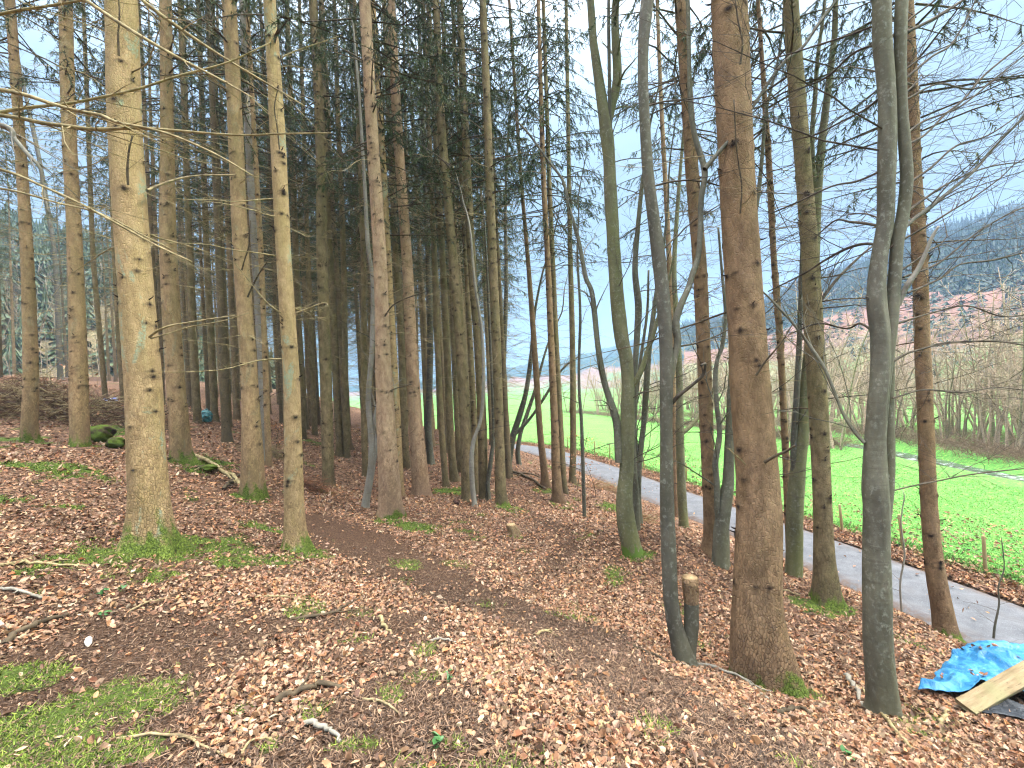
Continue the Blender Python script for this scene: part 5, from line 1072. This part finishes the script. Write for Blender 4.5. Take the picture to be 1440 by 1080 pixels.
# ------------------------------------------------------------------ small things on the forest floor
def ground_line(px, n=14, lift=.0):
    q = []
    for x, y in px:
        p = hit(x, y)[0]; q.append([p[0], p[1]])
    c = curve(np.array(q), n); return np.column_stack([c, H(c[:, 0], c[:, 1])+lift])
def stick(px, w, mat, label, seed=0, forks=2, arch=.02, name='fallen_branch', parts=True):
    g = rs(seed+70); p = ground_line(px, 14); d = hit(*px[len(px)//2])[1]; r = w*d/(2*FPX)
    p[:, 2] += r*.7+arch*np.sin(np.linspace(0, np.pi, 14))+g.normal(0, r*.3, 14); p[:, :2] += g.normal(0, r*.5, (14, 2)); loc = p[0].copy(); b = MB()
    b.tube(p-loc, np.linspace(r, r*.55, 14)*g.uniform(.85, 1.15, 14), 8)
    for k in range(forks):
        i = g.randint(3, 12); tv = p[i+1]-p[i]; tv /= np.linalg.norm(tv); s_ = np.array([-tv[1], tv[0], .05])*g.choice([-1, 1])
        b.tube(wiggle(g, p[i]-loc, tv+s_*g.uniform(.4, .9), g.uniform(.3, .8)*np.linalg.norm(p[-1]-p[0])*.5, 6, .16), np.linspace(r*.5, r*.2, 6), 5)
    o = b.build(name, M[mat]); o.location = loc; return tag(o, label, 'branch')
SK = [([(-10,799),(30,794),(70,796),(125,797)],5,'dead_pale','pale straight branch lying at the left edge, upper of two',3),
 ([(-10,828),(25,834),(50,842),(80,846)],5,'hazel','pale branch lying at the left edge, lower of two',1),
 ([(155,1042),(200,1040),(250,1041),(290,1056),(330,1074)],5,'dead_mid','long reddish brown branch lying in the big moss patch nearest the camera',2),
 ([(388,990),(410,982),(432,975),(460,969),(486,972)],10,'dead_dark','thick blackened branch lying beside the moss cushion',1),
 ([(408,872),(440,870),(465,867),(485,856),(502,845)],5,'dead_dark','dark crooked branch lying at the edge of the brown path',2),
 ([(534,868),(537,878),(542,888),(550,895)],6,'dead_pale','short curved tan branch standing out in the leaves',0),
 ([(600,905),(620,903),(648,907)],4,'hazel','short grey stick on the brown path, left one',0),
 ([(752,896),(765,891),(780,889)],4,'dead_pale','short pale stick in the middle of the brown path',1),
 ([(0,912),(30,893),(60,880),(92,868)],9,'dead_dark','rotten brown branch half buried above the dark moss corner',1),
 ([(510,983),(530,990),(550,1000),(565,1008)],4,'dead_mid','thin brown stick across the light green moss tuft',1),
 ([(1290,1062),(1262,1035),(1240,1008),(1222,985),(1213,965)],5,'dead_pale','thin bare branch lying down the slope at the foot of the tall smooth beech',1),
 ([(1188,950),(1196,962),(1206,978),(1216,1000)],8,'hazel','short pale twisted branch uphill of the tall smooth beech',1),
 ([(958,937),(990,939),(1020,948),(1050,962),(1078,985)],5,'hazel','pale branching stick between the sawn stub and the huge spruce',3),
 ([(838,1030),(850,1024),(865,1022)],5,'dead_pale','pale forked stick lying on the fresh leaf drift',1),
 ([(340,1072),(348,1052),(365,1044),(392,1042)],4,'dead_pale','bent pale stick at the rim of the moss in front',1),
 ([(430,1018),(448,1026),(466,1034),(482,1046)],8,'hazel','flaky grey bark covered stick beside the front moss',0),
 ([(1320,1024),(1328,1012),(1338,998)],6,'dead_pale','short tan stick by the end of the plank',0),
 ([(262,636),(285,648),(308,662),(330,676),(348,692)],7,'dead_pale','long fallen branch with side twigs behind the scabby footed spruce',6),
 ([(315,690),(325,680),(338,668)],5,'dead_dark','dark forked twig on leaves in front of the long fallen branch',2),
 ([(180,862),(210,850),(240,842)],3,'dead_mid','thin twig under the thickest pale spruce among leaves',1),
 ([(330,850),(380,842),(440,846)],3,'dead_pale','slim pale twig on the leaves between the two pale spruces',2),
 ([(660,965),(690,955),(715,938)],3,'dead_pale','thin pale twig left of the fresh leaf drift',1),
 ([(880,905),(920,925),(955,948)],4,'dead_dark','dark twig pointing at the foot of the sawn stub',2),
 ([(1095,1008),(1120,1000),(1145,1010)],7,'dead_dark','dark reddish stick below the mossy root of the huge spruce',0),
 ([(700,655),(730,668),(765,690)],5,'dead_dark','low dark branch lying between the leaning spruces',2),
 ([(1050,815),(1090,830),(1125,838)],4,'dead_mid','slim branch lying behind the huge red brown spruce',2)]
for i, (px, w, mt, lab, fk) in enumerate(SK): stick(px, w, mt, lab, i, fk)
# pale scrap of wood
p, d = hit(124, 905); b = MB(); g = rs(61)
q = np.array([[-.055, .02, .012], [-.03, .012, .022], [.0, 0, .03], [.03, -.008, .024], [.055, -.018, .010]]); b.tube(q, [.010, .019, .022, .020, .006], 9)
m = N('pale_scrap', .7, .3); o = b.build('wood_chip', m.col(m.mix(m.rng(m.noise(m.co(), 60, 4), .35, .65), (.50, .42, .33), (.72, .66, .58)))); o.location = p+[0, 0, .004]; o.rotation_euler = (0, .2, -.5); o.scale = (1, 1, .6)
tag(o, 'whitish scrap of bare wood lying on the leaves near the mossy corner', 'wood chip')
# small cut stump in the path
p, d = hit(724, 753); loc = p; b = MB(); pts = np.array([[0, 0, -.05], [-.01, 0, .06], [-.035, 0, .14], [-.06, .01, .20]]); c_ = curve(np.column_stack([pts, [.12, .10, .09, .084]]), 26)
kn, ms, _, _ = trunk_mesh(b, c_[:, :3]-[0, 0, -.05], c_[:, 3], 30, .8, .05, 5, 8, .16, 0, .13, .008, .08, 3)
o = thing('tree_stump', 'small leaning mossy stump beside the path in front of the straight brown spruce', 'stump', loc-np.array([0, 0, .05])); 
b.flush(); nv = sum(len(x) for x in b.v); b.build('trunk', M['spruce_tan'], o, attrs={'knot': np.resize(kn, nv)*0, 'moss': np.resize(ms, nv)})
b = MB(); tp = c_[-1, :3]+[0, 0, .05]; b.tube([tp-[0, 0, .012], tp+[0, 0, .012]], [.076, .07], 14); b.build('cut_face', mat_cut, o)
# brash heap, root mound brush, rusty brush
def heap(px, rx, n, mats, label, seed, h_=.6, name='brash_heap', cat='brush pile', r=.006, L=(.4, 1.2), ry=None):
    g = rs(seed); c0, d = hit(*px); loc = np.array(c0); o = thing(name, label, cat, loc)
    bs = [MB() for _ in mats]
    for i in range(n):
        u_ = g.normal(0, .45)*rx; v_ = g.normal(0, .4)*(ry or rx*.5); x, y = loc[0]+u_, loc[1]+v_; z = float(tps(x, y)) if False else 0
        zz = h_*math.exp(-(u_/rx)**2*1.5)*g.rand()
        a = g.uniform(0, 6.28); p = wiggle(g, (u_, v_, zz+bz(x, y)-loc[2]), (math.cos(a), math.sin(a)*.7, g.normal(.05, .35)), g.uniform(*L), 5, .16, .3)
        gz = np.array([bz(loc[0]+q[0], loc[1]+q[1]) for q in p])-loc[2]; p[:, 2] = np.maximum(p[:, 2], gz+.01)
        rr = r*g.uniform(.4, 1.4); bs[g.randint(len(mats))].tube(p, np.linspace(rr, rr*.4, 5), 3)
    for b, m_, nm in zip(bs, mats, ('twigs', 'brush')): b.build(nm, M[m_], o)
    return o
def bz(x, y): 
    i = np.clip(np.searchsorted(gx, x)-1, 0, len(gx)-2); j = np.clip(np.searchsorted(gy, y)-1, 0, len(gy)-2); a = (x-gx[i])/(gx[i+1]-gx[i]); c = (y-gy[j])/(gy[j+1]-gy[j])
    return (GZ[j, i]*(1-a)+GZ[j, i+1]*a)*(1-c)+(GZ[j+1, i]*(1-a)+GZ[j+1, i+1]*a)*c
m = N('rusty_twigs', .9, .1); M['rusty'] = m.col(m.mix(m.noise(m.co(), 12, 3), (.17, .075, .04), (.30, .14, .075)))
m = N('dark_brush', .95, .05); M['dark_brush'] = m.col(m.mix(m.noise(m.co(), 8, 3), (.05, .03, .022), (.16, .10, .065)))
heap((40, 575), 1.8, 1300, ['dark_brush', 'dead_mid'], 'dark brown heap of brash and roots behind the outermost tan spruces', 1, .5, r=.011, L=(.3, 1.0), ry=.8)
heap((440, 690), .55, 420, ['rusty', 'dark_brush'], 'low reddish brown brush heap at the foot of the scaly grey brown spruce', 2, .22, r=.004, L=(.15, .5))
heap((175, 590), 1.6, 420, ['dead_mid', 'dark_brush'], 'loose pile of dead branches above the mossy bank near the blue wrapping', 3, .5, r=.009, L=(.5, 1.4))
heap((855, 690), .9, 420, ['rusty', 'dead_pale'], 'rusty bracken and dead grass on the bank by the upright dark spruce', 4, .28, 'bracken_clump', 'bracken', .004, (.2, .55))
heap((905, 735), .6, 200, ['rusty', 'dead_pale'], 'small clump of dead bracken behind the green barked forked beech', 5, .22, 'bracken_clump', 'bracken', .004, (.2, .45))
heap((380, 640), .9, 260, ['dead_mid', 'dead_pale'], 'thin tangle of dead twigs behind the slender pale yellow green spruce', 6, .3, r=.005, L=(.3, .8))
# saplings that keep their rusty leaves
RL = np.array([(.42,.19,.09), (.50,.25,.13), (.36,.16,.08)])
def sapling(px, top, label, seed, n=140, spread=.5):
    g = rs(seed); p0, d = hit(*px); h_ = (px[1]-top)/FPX*d; o = thing('beech_sapling', label, 'sapling', p0); b = MB(); tips = []
    p = wiggle(g, (0, 0, -.03), (g.normal(0, .1), 0, 1), h_, 8, .08); b.tube(p, np.linspace(.011, .004, 8), 5); L = MB()
    for k in range(12):
        i = g.randint(2, 7); a = g.uniform(0, 6.28); q = wiggle(g, p[i], (math.cos(a), math.sin(a)*.6, .25), spread*g.uniform(.4, 1.1), 5, .12); b.tube(q, np.linspace(.005, .0022, 5), 3); tips.append(q)
    b.build('trunk', M['twig_beech'], o)
    pts = np.concatenate(tips); pk = pts[g.randint(len(pts), size=n)]+g.normal(0, .03, (n, 3)); leaves(L, g, pk[:, 0], pk[:, 1], .06, 0, False, RL, pk[:, 2]); L.build('leaves', M['leaf'], o, smooth=False, colattr='col')
sapling((812, 690), 600, 'small beech keeping its rusty leaves beside the upright dark spruce', 1, 170, .7)
sapling((838, 700), 640, 'low rusty leaved beech shoot at the brink of the road bank', 2, 90, .5)
sapling((386, 640), 596, 'little rusty leaved shoot behind the slender pale yellow green spruce', 3, 60, .35)
sapling((130, 615), 500, 'thin sapling with a few rusty leaves behind the brash heap spruce', 4, 40, .4)
# ivy sprigs and little seedlings
m = N('green_leaf', .45, .4); mat_gl = m.col((.04, .12, .03))
for i, ((x, y), lab) in enumerate([((147,838),'dark green sprig left of a pair of leaf clumps under the thickest pale spruce'),((168,834),'dark green sprig beside its twin in the leaf drift under the thickest pale spruce'),((145,868),'single dark ivy leaf sprig below the leaf drift'),((634,958),'green seedling beside the pale leaves left of the fresh leaf drift'),((610,1055),'dark green sprig at the lower edge of the front moss'),((1198,1068),'bright green seedling in leaves below the tall smooth beech'),((1040,950),'dark bramble sprig at the foot of the huge spruce')]):
    p, d = hit(x, y); g = rs(80+i); b = MB(); n = 7; aa = g.uniform(0, 6.28, n); rr = g.uniform(.01, .045, n); leaves(b, g, np.cos(aa)*rr, np.sin(aa)*rr, .04, 0, True, LC, np.full(n, .01)+g.rand(n)*.03)
    for k in range(n): b.tube([(0, 0, -.01), (np.cos(aa[k])*rr[k]*.6, np.sin(aa[k])*rr[k]*.6, .012), (np.cos(aa[k])*rr[k], np.sin(aa[k])*rr[k], .02)], .0012, 3)
    o = b.build('ivy_sprig', mat_gl, colattr='col'); o.location = p; tag(o, lab, 'plant')
# ------------------------------------------------------------------ blue tarpaulin, plank and black sheet
m = N('blue_tarpaulin', .38, .5); v = m.co()
c = m.mix(m.rng(m.noise(v, 5, 5, .65), .35, .68), (.015, .14, .32), (.05, .26, .50)); c = m.mix(m.rng(m.noise(v, 16, 4, .7), .60, .74), c, (.20, .40, .56)); c = m.mix(m.math('MULTIPLY', m.rng(m.noise(v, 40, 3, .8), .60, .72), .5), c, (.25, .22, .17))
m.bump(m.math('ADD', m.noise(v, 9, 5, .6, 1.5), m.math('MULTIPLY', m.noise(v, 220, 1), .06)), .03, .7); mat_tarp = m.col(c)
def sheet_of(px, n=(60, 44), folds=.03, seed=0, over=.03, edge=.06):
    """px: grid rows of pixel+height control points -> a creased sheet lying on the ground"""
    rows_ = []
    for r_ in px:
        rows_.append([np.append(P(x, y, d)[:2], dz) for x, y, d, dz in r_])
    A = np.array(rows_); U = np.array([curve(A[i], n[0]) for i in range(len(A))]); V = np.array([curve(U[:, j], n[1]) for j in range(n[0])])
    x, y, dz = V[..., 0], V[..., 1], V[..., 2]; g_ = np.linspace(0, 1, n[0])[:, None]; h_ = np.linspace(0, 1, n[1])[None]
    e = np.minimum(np.minimum(g_, 1-g_), np.minimum(h_, 1-h_)); 
    x = x+edge*(fbm(x, y, 5, seed)-.5)*(1-sstep(0, .2, e)); y = y+edge*(fbm(x, y, 5, seed+4)-.5)*(1-sstep(0, .2, e))
    rid = 1-np.abs(2*fbm(x+.6*y, y-.3*x, 2.2, seed+7, 3)-1)*2.2; rid2 = 1-np.abs(2*fbm(x*2.2, y*.9, 3.3, seed+11, 3)-1)*2
    z = H(x, y)+over+dz+folds*np.clip(rid, 0, 1)**1.6+folds*.6*np.clip(rid2, 0, 1)**2+.012*(fbm(x, y, 22, seed)-.5)
    return np.stack([x, y, z], -1)
def cloth(name, V, mat, label, cat, thick=.004):
    b = MB(); n0, n1 = V.shape[:2]; loc = V[0, 0].copy(); A = (V-loc).reshape(-1, 3); i = np.arange(n0-1)[:, None]*n1+np.arange(n1-1)[None]
    b.raw(A, np.stack([i, i+1, i+n1+1, i+n1], -1).reshape(-1, 4)); o = b.build(name, mat); o.location = loc
    md = o.modifiers.new('thickness', 'SOLIDIFY'); md.thickness = thick; return tag(o, label, cat)
tarp = sheet_of([[(1293,968,3.75,.00),(1350,992,3.6,.03),(1430,1006,3.5,.10),(1560,1030,3.3,.1)],
                 [(1318,948,3.95,.05),(1370,965,3.8,.09),(1440,975,3.7,.14),(1580,990,3.5,.15)],
                 [(1328,925,4.15,.09),(1385,935,4.05,.22),(1450,940,3.95,.30),(1600,950,3.8,.30)],
                 [(1362,912,4.4,.20),(1400,905,4.3,.30),(1460,908,4.2,.36),(1620,915,4.1,.36)]], (110, 90), .06, 3, .03, .10)
cloth('tarpaulin', tarp, mat_tarp, 'crumpled blue tarpaulin spread on the slope under a weathered plank', 'tarpaulin')
m = N('black_sheet', .5, .4); m.bump(m.noise(m.co(), 20, 4), .02); mat_bl = m.col((.02, .024, .03))
bs_ = sheet_of([[(1362,1012,3.42,.0),(1420,1030,3.3,.01),(1560,1060,3.1,.01)],[(1372,1000,3.55,.01),(1430,1006,3.45,.03),(1570,1030,3.3,.03)]], (50, 20), .03, 9, .015, .06)
cloth('plastic_sheet', bs_, mat_bl, 'black plastic sheet showing along the lower edge of the blue tarpaulin', 'sheet')
m = N('weathered_plank', .85, .15); v = m.co((.12, 1, 1))
c = m.mix(m.rng(m.noise(v, 40, 5, .65), .35, .68), (.15, .11, .06), (.28, .215, .13)); c = m.mix(m.math('MULTIPLY', m.rng(m.noise(m.co(), 5, 4), .45, .65), .6), c, (.20, .20, .10)); c = m.mix(m.rng(m.noise(m.co((.2, 1, 1)), 90, 3, .8), .60, .7), c, (.10, .07, .045)); m.bump(m.noise(v, 70, 4, .7), .004, .8); mat_pl = m.col(c)
a_ = P(1358, 1006, 3.42); c_ = P(1640, 852, 4.0); a_[2] = max(a_[2], float(H(a_[0], a_[1]))+.05); c_[2] += .12
ax = c_-a_; Lp = np.linalg.norm(ax); ax /= Lp; nrm = np.array([-.35, -.45, 1.0]); nrm -= nrm @ ax*ax; nrm /= np.linalg.norm(nrm); sd2 = np.cross(nrm, ax)
b = MB(); nseg = 24; W2, T2 = .066, .017; prof = [(-W2, -T2), (-W2+.004, -T2-.003), (W2-.004, -T2-.003), (W2, -T2), (W2, T2), (W2-.004, T2+.003), (-W2+.004, T2+.003), (-W2, T2)]
g = rs(3); vs = []
for i in range(nseg+1):
    for q in prof: vs.append([Lp*i/nseg+(g.normal(0, .004) if i == 0 else 0), q[0]+g.normal(0, .0012), q[1]+g.normal(0, .0008)])
k = len(prof); b.raw(vs, [[i*k+j, i*k+(j+1) % k, (i+1)*k+(j+1) % k, (i+1)*k+j] for i in range(nseg) for j in range(k)], [[0, j+1, j] for j in range(1, k-1)]+[[nseg*k, nseg*k+j, nseg*k+j+1] for j in range(1, k-1)])
o = b.build('plank', mat_pl, smooth=False); o.matrix_world = Matrix(((ax[0], sd2[0], nrm[0], a_[0]), (ax[1], sd2[1], nrm[1], a_[1]), (ax[2], sd2[2], nrm[2], a_[2]), (0, 0, 0, 1)))
tag(o, 'weathered pale plank lying across the blue tarpaulin', 'plank')
tv_ = tarp[6:-6, 6:-6].reshape(-1, 3); g = rs(77); tv_ = tv_[g.randint(len(tv_), size=26)]; b = MB(); leaves(b, g, tv_[:, 0], tv_[:, 1], .045, .004, True, LC, tv_[:, 2])
tag(b.build('stray_leaves', M['leaf'], smooth=False, colattr='col'), 'a few dead leaves blown onto the blue tarpaulin', 'leaves', kind='stuff')
# teal bag and blue wrapping far back in the stand
def lump(px, w, h_, mat, name, label, cat, seed, knot=True):
    p, d = hit(*px); R_ = w*d/(2*FPX); Hh = h_*d/FPX; b = MB(); n, k = 22, 28; t = np.linspace(0, np.pi, n)[:, None]; a = (np.arange(k)*2*np.pi/k)[None]
    prof = np.sin(t)**.7; r = R_*prof*(1+.28*(vnoise(np.cos(a)*2+3+seed, t*2+np.sin(a)*2, 1.2, seed)-.5)*2+.10*np.abs(np.sin(a*4+t*3+seed)))
    z = Hh*.5*(1-np.cos(t))+0*a; z = z+.12*Hh*(vnoise(a*2, t*3, 1, seed+2)-.5)
    v = np.stack([r*np.cos(a), r*np.sin(a)*.8, z], -1).reshape(-1, 3); i = np.arange(n-1)[:, None]*k; j = np.arange(k)[None]; j2 = (j+1) % k; b.raw(v, np.stack([i+j, i+j2, i+k+j2, i+k+j], -1).reshape(-1, 4))
    o = thing(name, label, cat, p); b.build('body', mat, o)
    if knot:
        b = MB(); g = rs(seed)
        for q in range(5): b.tube(wiggle(g, (0, 0, Hh*.95), (math.cos(q*1.3), math.sin(q*1.3), 1.3), Hh*.22, 4, .2), [.02, .03, .035, .01], 6)
        b.build('tied_neck', mat, o)
    return o
m = N('teal_plastic', .35, .5); m.bump(m.noise(m.co(), 14, 4), .03); lump((291, 594), 15, 17, m.col(m.mix(m.rng(m.noise(m.co(), 9, 3), .4, .6), (.015, .09, .10), (.07, .25, .27))), 'plastic_bag', 'tied teal plastic bag lying between two dark footed spruces', 'bag', 2)
m = N('blue_plastic', .4, .5); lump((156, 566), 18, 7, m.col(m.mix(m.rng(m.noise(m.co(), 7, 3), .42, .55), (.06, .14, .50), (.6, .66, .8))), 'plastic_wrapping', 'small blue and white plastic wrapping above the mossy bank', 'litter', 5, False)
# mossy boulders of the bank by the brash heap spruce
m = N('mossy_stone', .95, .1); v = m.co(); m.bump(m.noise(v, 26, 5, .8), .03); mat_ms = m.col(m.mix(m.rng(m.noise(v, 5, 4), .40, .52), (.06, .045, .03), m.mix(m.noise(v, 50, 3), (.035, .055, .012), (.17, .24, .04))))
for i, (px, w, h_, lab) in enumerate([((142,622),30,24,'moss covered mound between the brash heap spruce and the thickest pale spruce'),((163,630),22,15,'lower mossy lump beside the dark hollow under the mossy mound'),((292,662),24,9,'low mossy hummock right of the knotty brown spruce')]):
    o = lump(px, w, h_, mat_ms, 'mossy_mound', lab, 'mound', 20+i, False)
# brown dog sized clod near the olive spruce
p, d = hit(642, 708); m = N('earth_clod', .95, .05); m.bump(m.noise(m.co(), 30, 5), .03); lump((642, 710), 9, 8, m.col((.09, .05, .035)), 'earth_clod', 'small dark clod in front of the olive brown spruce', 'clod', 31, False)
# ------------------------------------------------------------------ air
b = MB(); x0, x1, y0, y1 = gx[0]-25, gx[-1]+25, gy[0]-25, max(gy[-1], hillF[..., 1].max())+25
z1 = max(hillR[..., 2].max()+16, hillF[..., 2].max(), hillL[..., 2].max()+12)+2
zmin = min(GZ.min(), -6)-1; z0 = zmin
v = [(x, y, z) for z in (z0, z1) for y in (y0, y1) for x in (x0, x1)]
b.raw(v, [[0, 2, 3, 1], [4, 5, 7, 6], [0, 1, 5, 4], [2, 6, 7, 3], [0, 4, 6, 2], [1, 3, 7, 5]])
hm = bpy.data.materials.new('haze'); hm.use_nodes = True; t = hm.node_tree; t.nodes.clear(); out = t.nodes.new('ShaderNodeOutputMaterial'); pv = t.nodes.new('ShaderNodeVolumePrincipled')
pv.inputs['Color'].default_value = (.42, .64, 1.0, 1); pv.inputs['Density'].default_value = .00055; pv.inputs['Anisotropy'].default_value = .2
t.links.new(pv.outputs[0], out.inputs['Volume'])
if HAZE: tag(b.build('haze', hm, smooth=False), 'thin blue valley haze', 'haze', kind='stuff')
